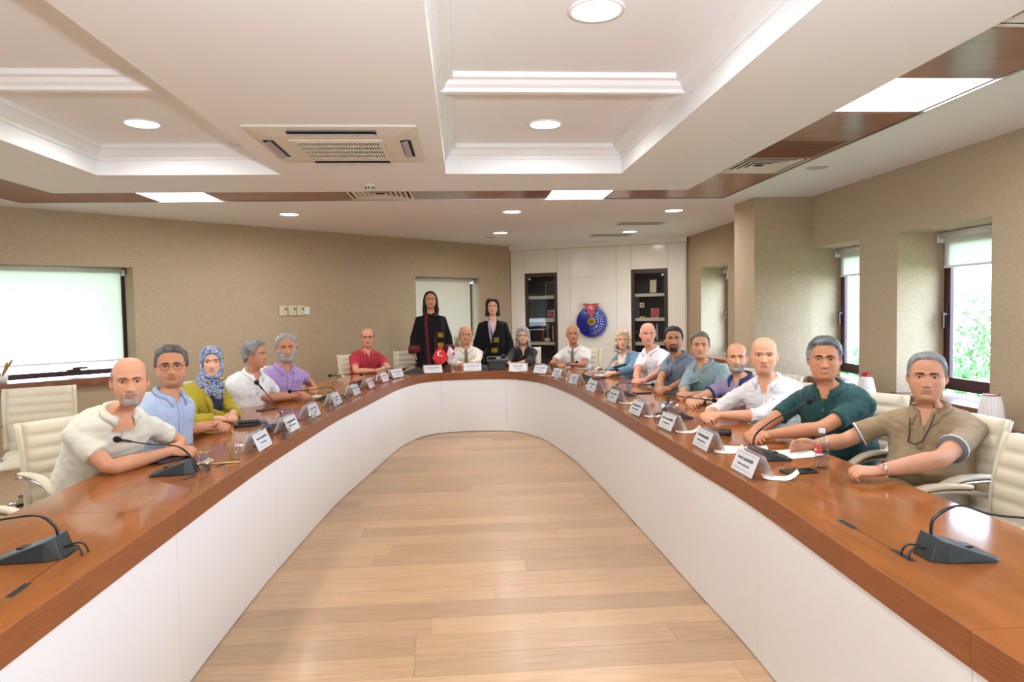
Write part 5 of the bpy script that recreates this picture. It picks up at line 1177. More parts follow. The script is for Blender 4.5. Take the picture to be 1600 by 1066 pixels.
# ---- standing women in robes
def robe(o,stole_side,open_w=(.06,.05),trim=None,inner=None):
    u=o['_']; N,f,l=u['N'],u['f'],u['l']; put=u['put']; A=u['A']; k=u['k']
    mb=MB(); rg=[]
    for z,w,df,db in((.07,.30,.22,.24),(.35,.27,.19,.20),(.7,.235,.16,.165),(.95,.21,.14,.145),(1.12,.198,.13,.135),(1.25,.19,.125,.13),(1.36,.195,.11,.12),(1.43,.19,.095,.105),(1.475,.13,.075,.085),(1.50,.085,.062,.075),(1.52,.07,.055,.068)):
        z=z*o['rk']; rg.append([tuple(V(N[0],N[1],0)+f*(-.01)+V(0,0,z)+l*w*math.copysign(abs(math.cos(a))**.9,math.cos(a))+f*(df if math.sin(a)>0 else db)*math.sin(a)) for a in [2*PI*i/28 for i in range(28)]])
    mb.ring(rg)
    for key,sd in(('R',1),('L',-1)):
        Sh,E,Wr=A[key]; mb.tube([tuple(Sh+l*(-sd)*.05),tuple(Sh),tuple(Sh+(E-Sh)*.5),tuple(E),tuple(E+(Wr-E)*.5),tuple(E+(Wr-E)*.92)],[.06,.066,.064,.068,.078,.088],16)
    v,ff=remesh(mb,.011,4); n=vnorm(v,ff); 
    ang=np.arctan2((v-N)@l,(v-N)@f); v=v+n*(.012*np.sin(ang*11)*ss(1.3-v[:,2],0,.7)+.004*Wave(3,20)(v))[:,None]
    rel=v-N; la=rel@l; fw=rel@f; dn=-rel[:,2]; m=np.where((fw>.0)&(dn<.75),open_w[0]-np.abs(la-open_w[1]*0)-.0*dn,-1.); m=np.where(dn<-.0,-1,m)
    sl=np.where((fw>.0),(open_w[0]*np.clip(1-dn/o['vdepth'],0,1)-np.abs(la)),-1.); v=v-n*(.035*ss(sl,-.002,.012))[:,None]
    o['_']['sh']=(put('robe',v,ff,f_robe),v,ff,n)
    if trim:
        for sd in(1,-1): g_strip(trim,dens([(sd*.060,.03),(sd*.075,.18),(sd*.062,.42),(sd*.045,.80)],7),.019,'robe_facing',.006,.004)(o)
        for key in'RL':
            Sh,E,Wr=A[key]; d=nz(Wr-E); c=E+(Wr-E)*.92; t_=MB().tube([tuple(c-d*.09),tuple(c+d*.004)],[.088,.093],18); put('cuff',t_.v,t_.f,trim)
    # stole with golden embroidery
    s_=stole_side; g_strip(f_robe,dens([(s_*.10,.075),(s_*.115,.13),(s_*.13,.30),(s_*.12,.55),(s_*.11,.80)],6) if trim else dens([(s_*.105,.075),(s_*.09,.15),(s_*.04,.32),(s_*.02,.50),(s_*.02,.75)],6),.062,'stole',.012,.006)(o)
    cen_=[(s_*.13,.34),(s_*.125,.48)] if trim else [(s_*.035,.33),(s_*.015,.48)]
    for cx,cz in cen_:
        mb=MB()
        for dx,dz,rr_ in((-.028,0,.016),(0,.002,.018),(.028,-.002,.016)):
            for q in(1,.55): 
                pts=on_front(o,[(cx+dx+rr_*q*math.cos(a),cz+dz+rr_*1.3*q*math.sin(a)) for a in [2*PI*i/8 for i in range(9)]],.021); mb.tube([tuple(p) for p in pts],.0028,5)
        for ed in(-.030,.030): mb.tube([tuple(p) for p in on_front(o,[(cx-.045+i*.0225,cz+ed+.004*(-1)**i) for i in range(5)],.021)],.0028,5)
        put('gold_embroidery',mb.v,mb.f,m_gold)
def stand(hx,hy,hz,face,hs,**k):
    f=V(math.cos(rad(face)),math.sin(rad(face)),0); l=V(f[1],-f[0],0); N=V(hx,hy,hz-.150*hs)-f*.03; Pv=V(N[0],N[1],.95*hz/1.62)-f*.01
    o=dict(pelvis=tuple(Pv),neck=tuple(N),head=(hx,hy,hz),look=math.atan2(-hy,-hx),face=rad(face),hs=hs,hunch=.0,legs='stand',fem=True,near=False,fold=.4,nose=.85,**k)
    o['hands']={key:dict(w=tuple(N+l*sd*.235+f*.04-V(0,0,.60)),d=(f[0]*.15,f[1]*.15,-1),n=tuple(-l*sd),curl=.35,hint=tuple(l*sd*.6-f*.6)) for key,sd in(('R',1),('L',-1))}
    return o
def feet(o):
    mb=MB(); l=o['_']['l']; f=o['_']['f']
    for sd in(1,-1): an=V(o['neck'][0],o['neck'][1],.1)+l*sd*.09; mb=MB(); mb.tube([tuple(an),tuple(an+V(0,0,.35))],.04,10); shoe(mb,an,f); o['_']['put']('shoe',mb.v,mb.f,m_shoe)
def long_hair(c,L,w=.075):
    def fn(o):
        M=o['_']['M']; mb=MB(); mb.ball((0,-.022,.018),.1,16,12,(.90,1.04,1.09))
        for sd in(-1,1):
            mb.tube([(sd*.062,-.02,.06),(sd*.080,-.022,-.0),(sd*.084,-.030,-.07),(sd*.090,-.035,-.14),(sd*.094,-.02,-L)],[.03,.026,.026,.028,.012],10)
        mb.tube([(0,-.06,.05),(0,-.085,-.05),(0,-.090,-.14),(0,-.09,-L)],[.06,.07,.08,.05],14)
        v,f=remesh(mb,.008,4); x,y,z=v[:,0],v[:,1],v[:,2]
        ax_=np.abs(x); m=(y>-.004)&(z<.082-.45*ax_)&(ax_<.072)&(z>-.3); v[:,1]=np.where(m,np.minimum(v[:,1],-.004),v[:,1])
        v=v+vnorm(v,f)*(.0025*Wave(2,90,7,(1,1,.1))(v))[:,None]; o['_']['put']('hair',xf(M,v),f,m_hair,col=np.tile(vcol(c),(len(v),1)))
    return fn
o1=stand(-.45,9.62,1.675,-84,1.0,shrink=.035,label='standing woman with long black hair in black robe with maroon facings',skin=SK2,sw=.175,lip=(168,90,84),browc=(30,24,24),seed=201,rk=1.0*1.50/1.52,vdepth=.05,
 hair=dict(c=(18,15,16),th=.010,line=[.098,.082,.066,.045,-.02,-.05,-.07,-.08,-.1,-.1,-.1,-.1],nk=20,na=.1),
 wear=[g_shirt(f_blk,1.7,opening=None,inf=-.030,amp=.2),lambda o:robe(o,-1,(.05,0),f_maroon),feet,long_hair((18,15,16),.26)]); person(o1)
o2=stand(.43,9.92,1.565,-92,.97,shrink=.03,label='standing woman with black bob in black robe over a lilac collar',skin=SK3,sw=.175,lip=(196,96,96),browc=(36,28,28),seed=211,rk=1.395/1.52,vdepth=.42,
 hair=dict(c=(20,17,18),th=.028,line=[.088,.078,.060,.03,-.05,-.09,-.10,-.10,-.1,-.1,-.1,-.1],nk=20,na=.15),
 wear=[g_shirt(f_pink,1.7,opening=(.07,.04),inf=-.030,amp=.2),lambda o:robe(o,-1,(.06,0)),lambda o:g_strip(f_lcol,dens([(.045,.0),(.062,.08),(.045,.25),(.02,.38)],5),.014,'shirt_collar',.008,.003)(o),feet,long_hair((20,17,18),.125,.1)]); person(o2)
# ---------------- things on the table ----------------
TZ=.7505
m_paper=mat('white card paper',(238,238,240),.7); m_ink=mat('black print ink',(30,30,34),.6); m_gink=mat('grey print line',(120,122,128),.6); m_pinkp=mat('pink card paper',(238,212,216),.7); m_pink_i=mat('violet print ink',(120,70,110),.6)
def rot2(x,y,a): return Matrix.Translation((x,y,0))@Matrix.Rotation(a,4,'Z')
def name_card(x,y,phi,l1,l2,label,star=True,paper=None):
    a=rad(phi); nrm=Vector((math.sin(a),-math.cos(a),0)); d=.115; h=.128; w=.118
    t=thing('name_card',label,'name card',(x-nrm.x*d/2,y-nrm.y*d/2,TZ),a,'tent name cards along the inner table edge')
    # local: x along the edge (image left to right), -y towards the viewer side
    sl=math.atan2(h,d/2-.004); L=math.hypot(h,d/2-.004)
    F=Matrix.Translation((0,-d/2,0))@Matrix.Rotation(sl,4,'X'); B=Matrix.Translation((0,d/2,0))@Matrix.Rotation(PI,4,'Z')@Matrix.Rotation(sl,4,'X')
    for M_,nm in((F,'front_pane'),(B,'back_pane')):
        MB().box(-w,w,0,L,-.0012,.0008,M_).obj('acrylic_'+nm,m_acryl,t); MB().box(-w+.006,w-.006,.012,L-.026,-.0022,-.0014,M_).obj('paper_insert',paper or m_paper,t)
    MB().box(-w,w,-.006,.006,h-.002,h+.001).obj('acrylic_ridge',m_acryl,t)
    mb=MB(); T=F@Matrix.Translation((0,L*.56,.0012)); 
    add_text(mb,l1,.0185,T@Matrix.Scale(min(1,.19/(len(l1)*.0100)),4,(1,0,0)),bold=.0002)
    if l2: add_text(mb,l2,.0125,F@Matrix.Translation((0,L*.36,.0012))@Matrix.Scale(min(1,.16/(len(l2)*.0066)),4,(1,0,0)))
    mb.obj('lettering',m_ink if paper is None else m_pink_i,t)
    mb=MB(); mb.box(-w+.022,w-.022,L*.20,L*.20+.0012,.0009,.0013,F); mb.obj('printed_line',m_gink,t); MB().box(-w+.022,w-.022,L*.74,L*.74+.0012,.0009,.0013,F).obj('printed_line',m_gink,t)
    return t
CARDS=[(1.248,3.016,-89,'Prof. Dr. Sefa RESGİN','Fakülte Yönetim Kurulu','front row right name card beside the water bottle, nearest the viewer'),
(1.257,3.594,-90,'Prof. Dr. Bülent Hüseyin KÜRLÜ','İlahiyat Fakültesi Dekanı','right side name card in front of the green polo, second from the viewer'),
(1.240,4.186,-86,'Prof. Dr. Orhan DOĞAN','Fen-Edebiyat Fakültesi','right side name card beside the plastic wrap on the microphone base, third from the viewer'),
(1.200,4.795,-85,'Prof. Dr. Mehmet ÖZKAN','Mühendislik Fakültesi Dekanı','right side name card, fourth from the viewer, across from the lavender polo'),
(1.185,5.480,-85,'Prof. Dr. Ahmet KAYA','Dekan Vekili','right side name card, fifth from the viewer, with a napkin behind it'),
(1.150,6.230,-82,'Prof. Dr. Ali YILDIZ','Ziraat Fakültesi','right side name card, sixth from the viewer, in front of a small blue white pack'),
(1.085,6.870,-80,'Prof. Dr. Hasan ÇELİK','Orman Fakültesi','right side name card, seventh from the viewer, beside the two water tumblers'),
(1.010,7.560,-74,'Prof. Dr. İsmail ALTUN','Tıp Fakültesi','right side name card, eighth from the viewer, in front of the tumblers'),
(.885,8.060,-55,'Prof. Dr. Osman TEKİN','Rektör Yardımcısı','name card at the right back curve of the table'),
(.660,8.372,-14,'Serhat YILMAZ','Genel Sekreter','wide name card before the curly haired woman in black'),
(.104,8.579,-2,'Prof. Dr. Alptekin YASIM','Rektör','name card before the man with the green tie'),
(-.377,8.421,14,'Prof. Dr. İsmail BAKAN','Rektör Yardımcısı','wide name card left of the small table flags'),
(-.755,7.98,62,'Prof. Dr. Ahmet KARA','Rektör Yardımcısı','left side name card before the red polo, next to the round microphone base'),
(-.850,7.56,80,'Prof. Dr. Ayşe ER','Dekan','left side name card, seventh from the viewer, behind the pink one'),
(-.925,6.98,83,'Doç. Dr. Nur ÖZDEMİR','Yüksekokul Müdürü','pink paper name card on the left side'),
(-.985,6.42,84,'Prof. Dr. Sezai TEK','Dekan','left side name card just before the pink one, with reading glasses behind it'),
(-1.045,5.77,85,'Prof. Dr. Murat KUL','Enstitü Müdürü','left side name card, fourth from the viewer, with a water glass behind it'),
(-1.092,5.13,86,'Prof. Dr. Yıldız ÖZ','Enstitü Müdürü','left side name card, third from the viewer, between two water glasses'),
(-1.110,4.54,86,'Prof. Dr. Muharrem AĞIR','Eğitim Fakültesi Dekanı','left side name card, second from the viewer, before the tall microphone'),
(-1.135,3.97,87,'Prof. Dr. Ali AKYÜZ','Dekan Yardımcısı','left side name card nearest the viewer, beside the plastic cups')]
for i,c in enumerate(CARDS): name_card(*c,paper=m_pinkp if i==14 else None)
m_mic=mat('charcoal microphone plastic',(40,46,48),.42); m_foam=mat('black foam windscreen',(16,16,18),.95,bump=.5,bscale=700)
def microphone(x,y,ang,neck,label,wing=1):
    """base at x,y with its low end towards heading ang; neck = world points of the gooseneck after the base"""
    a=rad(ang); t=thing('conference_microphone',label,'microphone',(x,y,TZ),a,'gooseneck conference microphones')
    mb=MB(); v=[(-.075,-.045,0),(-.075,.045,0),(-.052,.04,.072),(-.052,-.04,.072),(.115,-.066,0),(.135,-.05,0),(.135,.05,0),(.115,.066,0),(.115,-.066,.010),(.135,-.05,.009),(.135,.05,.009),(.115,.066,.010),(-.03,-.064,0),(-.03,.064,0),(-.03,-.055,.062),(-.03,.055,.062)]
    f=[(0,1,13,7,6,5,4,12),(0,3,2,1),(3,14,15,2),(14,8,9,10,11,15),(0,12,14,3),(12,4,8,14),(1,2,15,13),(13,15,11,7),(4,5,9,8),(5,6,10,9),(6,7,11,10)]
    mb.add(v,f).obj('base',m_mic,t,bev=.003)
    MB().box(.04,.075,-.018,.018,.030,.036,Matrix.Rotation(.0,4,'Y')).obj('talk_button',m_black,t)
    Mi=(Matrix.Translation((x,y,TZ))@Matrix.Rotation(a,4,'Z')).inverted()
    st=Vector((-.045,0,.062)); pts=[st]+[Mi@Vector(p) for p in neck]; bp=bez([tuple(p) for p in pts],7); n=len(bp)
    MB().tube([tuple(p) for p in bp],[.0052 if i<n*.42 else .0034 for i in range(n)],7).obj('gooseneck',m_black,t,smooth=True)
    e=bp[-1]; dr=(bp[-1]-bp[-3]).normalized(); q=dr.to_track_quat('Z','Y').to_matrix().to_4x4(); MB().tube([tuple(e-dr*.05),tuple(e+dr*.005)],.0062,8).obj('capsule',m_black,t)
    MB().ball((0,0,.014),.0165,12,9,(1,1,1.15),Matrix.Translation(e)@q).obj('foam_windscreen',m_foam,t,smooth=True)
    for s_ in(-1,1):
        c=bez([(-.07,.012*s_,.03),(-.105,.014*s_,.035),(-.122,.018*s_,.016),(-.128,.02*s_,-.02)],5); MB().tube([tuple(p) for p in c],.0032,6).obj('cable',m_black,t,smooth=True)
microphone(1.455,1.957,-2,[(1.42,1.957,.87),(1.50,1.957,.905),(1.62,1.95,.872),(1.86,1.93,.852)],'near right gooseneck microphone cut by the picture edge')
microphone(1.49,3.32,-5,[(1.46,3.315,.88),(1.53,3.26,.96),(1.66,3.19,1.05)],'right microphone slanting up before the green polo')
microphone(1.44,4.64,0,[(1.40,4.645,.85),(1.44,4.64,.905),(1.54,4.56,.90),(1.66,4.46,.892)],'right microphone in front of the bald man in the white shirt')
microphone(1.37,5.93,-4,[(1.335,5.93,.83),(1.38,5.92,.862),(1.50,5.91,.85),(1.64,5.89,.842)],'right microphone lying flat in front of the grey polo')
microphone(1.32,7.25,8,[(1.28,7.25,.83),(1.33,7.25,.865),(1.48,7.23,.86),(1.62,7.20,.855)],'right microphone before the woman in the blue blazer')
microphone(1.04,8.30,45,[(1.01,8.28,.83),(1.08,8.36,.85),(1.23,8.46,.845),(1.42,8.58,.842)],'microphone before the man with the taupe tie')
microphone(.93,8.78,75,[(.915,8.73,.84),(.91,8.80,.89),(.90,8.98,.935)],'upright thin microphone right of the black console')
microphone(.25,8.78,95,[(.253,8.73,.85),(.262,8.78,.93),(.286,8.90,.995)],'upright thin microphone beside the man with the green tie')
microphone(-.62,8.60,150,[(-.60,8.58,.84),(-.66,8.62,.86),(-.70,8.62,.83),(-.75,8.66,.80)],'microphone with a folded neck left of the robed woman')
microphone(-.84,8.12,140,[(-.80,8.10,.83),(-.88,8.06,.862),(-.99,7.86,.85),(-1.13,7.62,.835)],'microphone stretched before the man in the red polo')
microphone(-1.08,7.45,165,[(-1.045,7.45,.83),(-1.10,7.43,.865),(-1.24,7.37,.865),(-1.40,7.30,.862)],'left microphone before the empty chair')
microphone(-1.19,6.17,172,[(-1.15,6.17,.82),(-1.21,6.18,.862),(-1.35,6.19,.84),(-1.545,6.20,.83)],'left microphone with a level neck before the lilac shirt')
microphone(-1.25,4.63,178,[(-1.22,4.63,.84),(-1.27,4.64,.93),(-1.39,4.70,1.055)],'tall slanting microphone before the woman in the mustard jacket')
microphone(-1.405,3.45,186,[(-1.365,3.45,.84),(-1.42,3.44,.885),(-1.55,3.42,.905),(-1.664,3.40,.932)],'left microphone in front of the man in the off white polo')
microphone(-1.38,2.30,182,[(-1.345,2.30,.85),(-1.40,2.30,.885),(-1.55,2.30,.872),(-1.76,2.28,.862)],'near left gooseneck microphone cut by the picture edge')
m_plast=glass_mat('thin clear plastic',(.94,.95,.97),.14); m_gl=glass_mat('drinking glass',(.97,.98,.99),.14); m_water=glass_mat('still water',(.90,.93,.96),.10)
def cup(x,y,label,h=.085,r=.034,m_=None,name='plastic_cup',fill=.0,group='plastic cups'):
    t=thing(name,label,'cup' if name!='water_glass' else 'glass',(x,y,TZ),0,group); k=.78
    MB().lathe([(r*k*.9,.001),(r*k,.002),(r,h),(r*1.04,h+.001),(r*1.0,h-.001),(r*k*.93,.005),(.001,.005)],20).obj('wall',m_ or m_plast,t,smooth=True)
    if fill: MB().lathe([(r*k*.9,.006),(r*(k+(1-k)*fill)*.94,h*fill)],20).obj('water',m_water,t,smooth=True)
    return t
c_=cup(-1.315,3.52,'clear plastic cup with a blue and red wrapper, beside the left microphone'); MB().box(-.012,.034,-.006,.006,.055,.062,Matrix.Rotation(-.5,4,'Y')).obj('wrapper',mat('blue sachet',(120,140,210),.5),c_); 
cup(-1.245,3.74,'clear plastic cup between the pen and the nearest left name card')
cup(-1.225,4.33,'plastic cup with a blue twisted wrapper behind the nearest left name card'); cup(-1.285,4.98,'plastic cup with a pen, behind the second left name card')
for x,y,l in((-1.115,4.30,'water glass behind the nearest left name card'),(-1.075,4.86,'water glass behind the second left name card'),(-1.045,5.48,'water glass behind the third left name card'),(-1.02,6.08,'water glass behind the fourth left name card'),(-.94,7.25,'water glass behind the pink name card'),(-.50,8.50,'short water glass right of the round microphone base'),(-.09,8.72,'short water glass left of the head name card'),(1.0,7.32,'water tumbler behind the seventh right card, left one'),(1.09,7.22,'water tumbler behind the seventh right card, right one'),(1.07,6.48,'water glass behind the sixth right name card')):
    cup(x,y,l,.105 if abs(x)>.6 else .085,.034,m_gl,'water_glass',.55,'drinking glasses')
# water bottle
t=thing('water_bottle','clear plastic water bottle with a red flower label','bottle',(1.685,3.10,TZ))
MB().lathe([(.028,0),(.032,.004),(.032,.05),(.0305,.055),(.032,.060),(.032,.115),(.030,.130),(.022,.152),(.0145,.163),(.0135,.172)],24).obj('bottle_body',m_plast,t,smooth=True)
MB().lathe([(.029,.004),(.030,.088)],20).obj('water',m_water,t,smooth=True); MB().lathe([(.0155,.168),(.0155,.184),(.013,.186)],18).obj('cap',mat('frosted white cap',(225,228,232),.4),t)
m_lab=mat('pink red label',(200,70,90),.45); mb=MB(); n=14
mb.add([(.0327*math.cos(a),.0327*math.sin(a),z) for z in(.072,.112) for a in [PI*.72+PI*.62*i/n for i in range(n+1)]],[(i,i+1,n+2+i,n+1+i) for i in range(n)]); mb.obj('label',m_lab,t,smooth=True)
mb=MB(); mb.ball((.033*math.cos(3.3),.033*math.sin(3.3),.087),.008,8,5); mb.obj('label_flower',mat('yellow print',(224,190,80),.5),t)
def slab(name,label,cat_,x,y,a,w,l,h,m_,z=TZ,bev=.004,top=None):
    t=thing(name,label,cat_,(x,y,z),rad(a)); MB().box(-l/2,l/2,-w/2,w/2,0,h).obj('body',m_,t,bev=bev)
    if top: MB().box(-l/2+.004,l/2-.004,-w/2+.003,w/2-.003,h,h+.0006).obj('screen',top,t)
    return t
m_screen=mat('dark phone screen',(14,16,22),.08)
slab('phone','black phone beside the water bottle','phone',1.535,3.03,5,.075,.155,.009,m_black,top=m_screen); slab('phone','black phone lying before the grey polo','phone',1.60,6.03,4,.075,.155,.010,m_black,top=m_screen)
slab('phone','black phone before the woman in the blue blazer','phone',1.48,7.40,12,.07,.15,.009,m_black,top=m_screen); slab('phone','slim black phone before the grey haired man in the white polo','phone',-1.60,5.62,60,.075,.155,.009,m_black,top=m_screen)
slab('phone','dark phone under the hands of the grey bearded man','phone',1.62,4.80,10,.07,.14,.009,m_black,top=m_screen) if 0 else None
slab('spectacle_case','black spectacle case beside the green polo mans hands','case',1.52,3.98,-20,.06,.15,.035,m_black,bev=.012)
slab('notebook','dark notebook under the hands of the man in the off white polo','notebook',-1.61,3.78,60,.15,.21,.012,mat('dark blue cover',(34,36,52),.4)); 
t=slab('folder','thick black folder before the woman in the mustard jacket','folder',-1.50,4.86,20,.14,.22,.022,m_black); MB().box(-.08,.06,-.06,.05,.0225,.031).obj('inner_tray',m_dark,t)
m_sheet=mat('writing paper',(238,234,228),.75); m_crm=mat('cream notepad',(230,214,180),.75)
def paper(x,y,a,w,l,label,m_=None,curl=.012,name='paper_sheet'):
    t=thing(name,label,'paper',(x,y,TZ),rad(a)); n=8; v=[];f=[]
    for s_ in(0,.0006):
        for j in range(n+1):
            for i in range(2): q=j/n; v.append((-l/2+l*q,(-w/2,w/2)[i],.0008+s_+curl*max(0,q-.6)**2*5+curl*.4*max(0,.3-q)**2*4))
    for j in range(n): o=2*(n+1); f+=[(2*j,2*j+1,2*j+3,2*j+2),(o+2*j,o+2*j+2,o+2*j+3,o+2*j+1),(2*j,2*j+2,o+2*j+2,o+2*j),(2*j+1,o+2*j+1,o+2*j+3,2*j+3)]
    mesh('sheet',v,f,m_ or m_sheet,t,True); return t
paper(1.66,3.40,8,.20,.29,'white paper sheet under the raised hand beside the bottle'); paper(1.50,3.56,-20,.15,.24,'white paper sheet behind the second right name card')
for x,y,a,l in((1.40,2.93,-20,'folded napkin behind the nearest right name card'),(1.39,3.50,-15,'folded napkin behind the second right name card'),(1.37,4.10,-12,'folded napkin behind the third right name card'),(1.34,4.72,-14,'folded napkin behind the fourth right name card'),(1.32,5.42,-10,'folded napkin behind the fifth right name card')):
    paper(x,y,a,.085,.15,l,None,.045,'napkin')
paper(-1.43,6.38,40,.15,.21,'cream notepad under the hands of the lilac shirt',m_crm); paper(-1.40,3.60,35,.09,.17,'crumpled napkin beside the left microphone',m_crm,.03,'napkin'); paper(1.60,7.75,10,.15,.21,'white paper before the woman in the blue blazer'); paper(-1.30,4.12,5,.08,.12,'pink slip of paper behind the nearest left name card',m_pinkp)
def pen(x,y,a,label,c,z=TZ,l=.145):
    t=thing('pen',label,'pen',(x,y,z),rad(a)); MB().tube([(-l/2,0,.005),(l/2-.02,0,.005),(l/2,0,.005)],[.0042,.0042,.0012],8).obj('barrel',c,t,smooth=True); MB().box(-l/2+.005,-l/2+.045,-.001,.001,.009,.0105).obj('clip',m_steel,t)
pen(-1.465,3.585,28,'silver pen beside the left microphone base',m_steel); pen(-1.27,3.62,12,'gold tipped stirrer stick between the two plastic cups',mat('bamboo stick',(214,186,130),.5),l=.19)
# twisted blue wrappers
m_bw=mat('blue wrapper',(54,70,170),.4)
for x,y,l in((-1.225,4.33,'blue twisted sweet wrapper on the plastic cup'),(-1.285,4.98,'navy pen cap resting on the plastic cup')):
    t=thing('wrapper',l,'wrapper',(x,y,TZ+.088)); mb=MB(); mb.ring([[(q,w_*math.cos(a),w_*math.sin(a)*.5) for a in [2*PI*i/8 for i in range(8)]] for q,w_ in((-.035,.014),(-.015,.004),(0,.009),(.015,.004),(.035,.014))]); mb.obj('foil',m_bw,t)
# crumpled clear wrap by the third microphone, blue white packs
t=thing('plastic_wrap','crumpled clear plastic wrap on the microphone base before the bald man in white','wrap',(1.42,4.66,TZ+.07)); rg=random.Random(5); mb=MB().ball((0,0,.02),.05,12,8,(1.3,1,.7)); mb.v=[(x+rg.uniform(-.012,.012),y+rg.uniform(-.012,.012),z+rg.uniform(-.008,.008)) for x,y,z in mb.v]; mb.obj('film',glass_mat('crinkled film',(.85,.88,.92),.5,.1),t)
t=thing('tissue_pack','small pack with a pulled tissue behind the sixth right name card','tissue',(1.22,6.52,TZ)); MB().box(-.05,.05,-.03,.03,0,.03).obj('pack',mat('pale blue pack',(190,210,228),.5),t,bev=.006); MB().ring([[(.02*math.cos(a),.014*math.sin(a),.03) for a in [2*PI*i/8 for i in range(8)]],[(.03*math.cos(a),.018*math.sin(a),.055) for a in [2*PI*i/8 for i in range(8)]],[(.004*math.cos(a),.003*math.sin(a),.10) for a in [2*PI*i/8 for i in range(8)]]]).obj('tissue',m_paper,t)
def folded_glasses(x,y,a,label):
    t=thing('spectacles',label,'spectacles',(x,y,TZ+.001),rad(a)); mb=MB()
    for sd in(-1,1):
        P=[(sd*.033+.024*math.cos(q),.0,.018+.016*math.sin(q)) for q in [2*PI*i/16 for i in range(18)]]; mb.tube(P,.0016,6)
    mb.tube([(-.01,0,.022),(.01,0,.022)],.0016,6); mb.obj('frame',m_gm,t)
    for sd in(-1,1):
        MB().tube([(sd*.058,0,.024),(sd*.06,.06,.012),(sd*.045,.125,.003)],.0015,6).obj('temple_arm',m_gm,t)
        MB().add([(sd*.033+.024*math.cos(q),.0,.018+.016*math.sin(q)) for q in [2*PI*i/16 for i in range(16)]],[list(range(16))]).obj('lens',m_lens,t)
folded_glasses(-1.36,7.42,30,'reading glasses left on the table before the empty chair'); folded_glasses(1.50,6.35,-20,'open spectacles standing on the table before the grey polo'); folded_glasses(1.47,3.86,160,'thin black spectacles on the napkins behind the second right card'); folded_glasses(1.46,7.62,-30,'thin spectacles on the phone before the woman in the blue blazer')
# desk flags, pen cube, console
m_fred=mat('red flag satin',(214,38,40),.55); m_fwh=mat('white flag satin',(232,230,232),.6)
def desk_flag(x,y,hh,m_,label,emb):
    t=thing('table_flag',label,'flag',(x,y,TZ)); MB().lathe([(.028,0),(.028,.008),(.01,.014),(.005,.02)],16).obj('base',m_gold,t,smooth=True); MB().tube([(0,0,.01),(0,0,hh)],.0028,7).obj('pole',m_gold,t); n=12; v=[];f=[]
    s=1 if emb else -1
    pts=[]
    for j in range(n+1):
        q=j/n; z=hh-.005-q*.24; wl=-.105*math.sin(min(1,q*1.35)*PI/2)*(1-.55*max(0,q-.72)/.28); wr=.11*math.sin(min(1,q*1.2)*PI/2)*(1-.85*max(0,q-.70)/.30)
        if not emb: wl*=.35; wr*=1.15
        for i in range(9): u_=i/8; pts.append((wl+(wr-wl)*u_,-.01+.010*math.sin(u_*9+q*2),z-.0*(u_)))
    for j in range(n):
        for i in range(8): a=j*9+i; f.append((a,a+1,a+10,a+9))
    ob=mesh('flag_cloth',pts,f,m_,t,True); md=ob.modifiers.new('s','SOLIDIFY'); md.thickness=.0012
    if emb:
        mb=MB(); cx,cz=-.005,hh-.105
        o_=[(cx+.034*math.cos(a),-.0265,cz+.034*math.sin(a)) for a in [.55+(2*PI-1.1)*i/20 for i in range(21)]]; i_=[(cx+.010+.0275*math.cos(a),-.0265,cz+.0275*math.sin(a)) for a in [.68+(2*PI-1.36)*i/20 for i in range(21)]]
        mb.add(o_+i_,[(i,i+1,22+i,21+i) for i in range(20)]); st=[(cx+.008+(.015 if i%2==0 else .006)*math.cos(PI+2*PI*i/10)+.012,-.0266,cz-.03+(.015 if i%2==0 else .006)*math.sin(PI+2*PI*i/10)) for i in range(10)]; mb.add(st+[(cx+.02,-.0266,cz-.03)],[(i,(i+1)%10,10) for i in range(10)]); mb.obj('crescent_and_star',m_paper,t)
    else:
        mb=MB(); mb.tube([(.045+.03*math.cos(a),-.024,hh-.13+.03*math.sin(a)) for a in [PI*.75+PI*1.1*i/10 for i in range(11)]],.006,6,flat=.3); mb.obj('blue_emblem_stroke',m_bw,t); MB().ball((.055,-.024,hh-.11),.017,8,6,(1,.25,1.3)).obj('red_emblem_flame',m_fred,t)
desk_flag(-.30,8.80,.33,m_fred,'small red desk flag with white crescent and star on a gold pole',True); desk_flag(-.19,8.90,.32,m_fwh,'small white desk flag with a blue and red emblem',False)
t=thing('pen_cube','dark maroon cube pen holder at the foot of the desk flags','pen holder',(-.20,8.66,TZ)); MB().box(-.038,.038,-.03,.03,0,.085).obj('cube',mat('maroon lacquer',(64,22,24),.3),t,bev=.004); MB().tube([(.01,0,.085),(.014,.003,.12)],.004,6).obj('pen',m_black,t)
t=thing('document_console','black slanted phone console between the two robed rows on the table','console',(.43,8.80,TZ)); 
MB().ring([[(-.10,-.05,0),(.10,-.05,0),(.10,.06,0),(-.10,.06,0)],[(-.115,-.045,.10),(.115,-.045,.10),(.115,.07,.10),(-.115,.07,.10)]]).obj('body',m_black,t,bev=.006)
MB().ring([[(-.135,-.055,.10),(.135,-.055,.10),(.135,.075,.115),(-.135,.075,.115)],[(-.135,-.045,.135),(.135,-.045,.135),(.135,.075,.165),(-.135,.075,.165)]]).obj('top_slab',m_black,t,bev=.006)
MB().box(-.12,-.02,-.03,.05,.150,.172).obj('handset',m_black,t,bev=.006); MB().lathe([(.03,.16),(.03,.185),(.02,.19)],16,(.08,.03,0)).obj('dial',m_black,t)
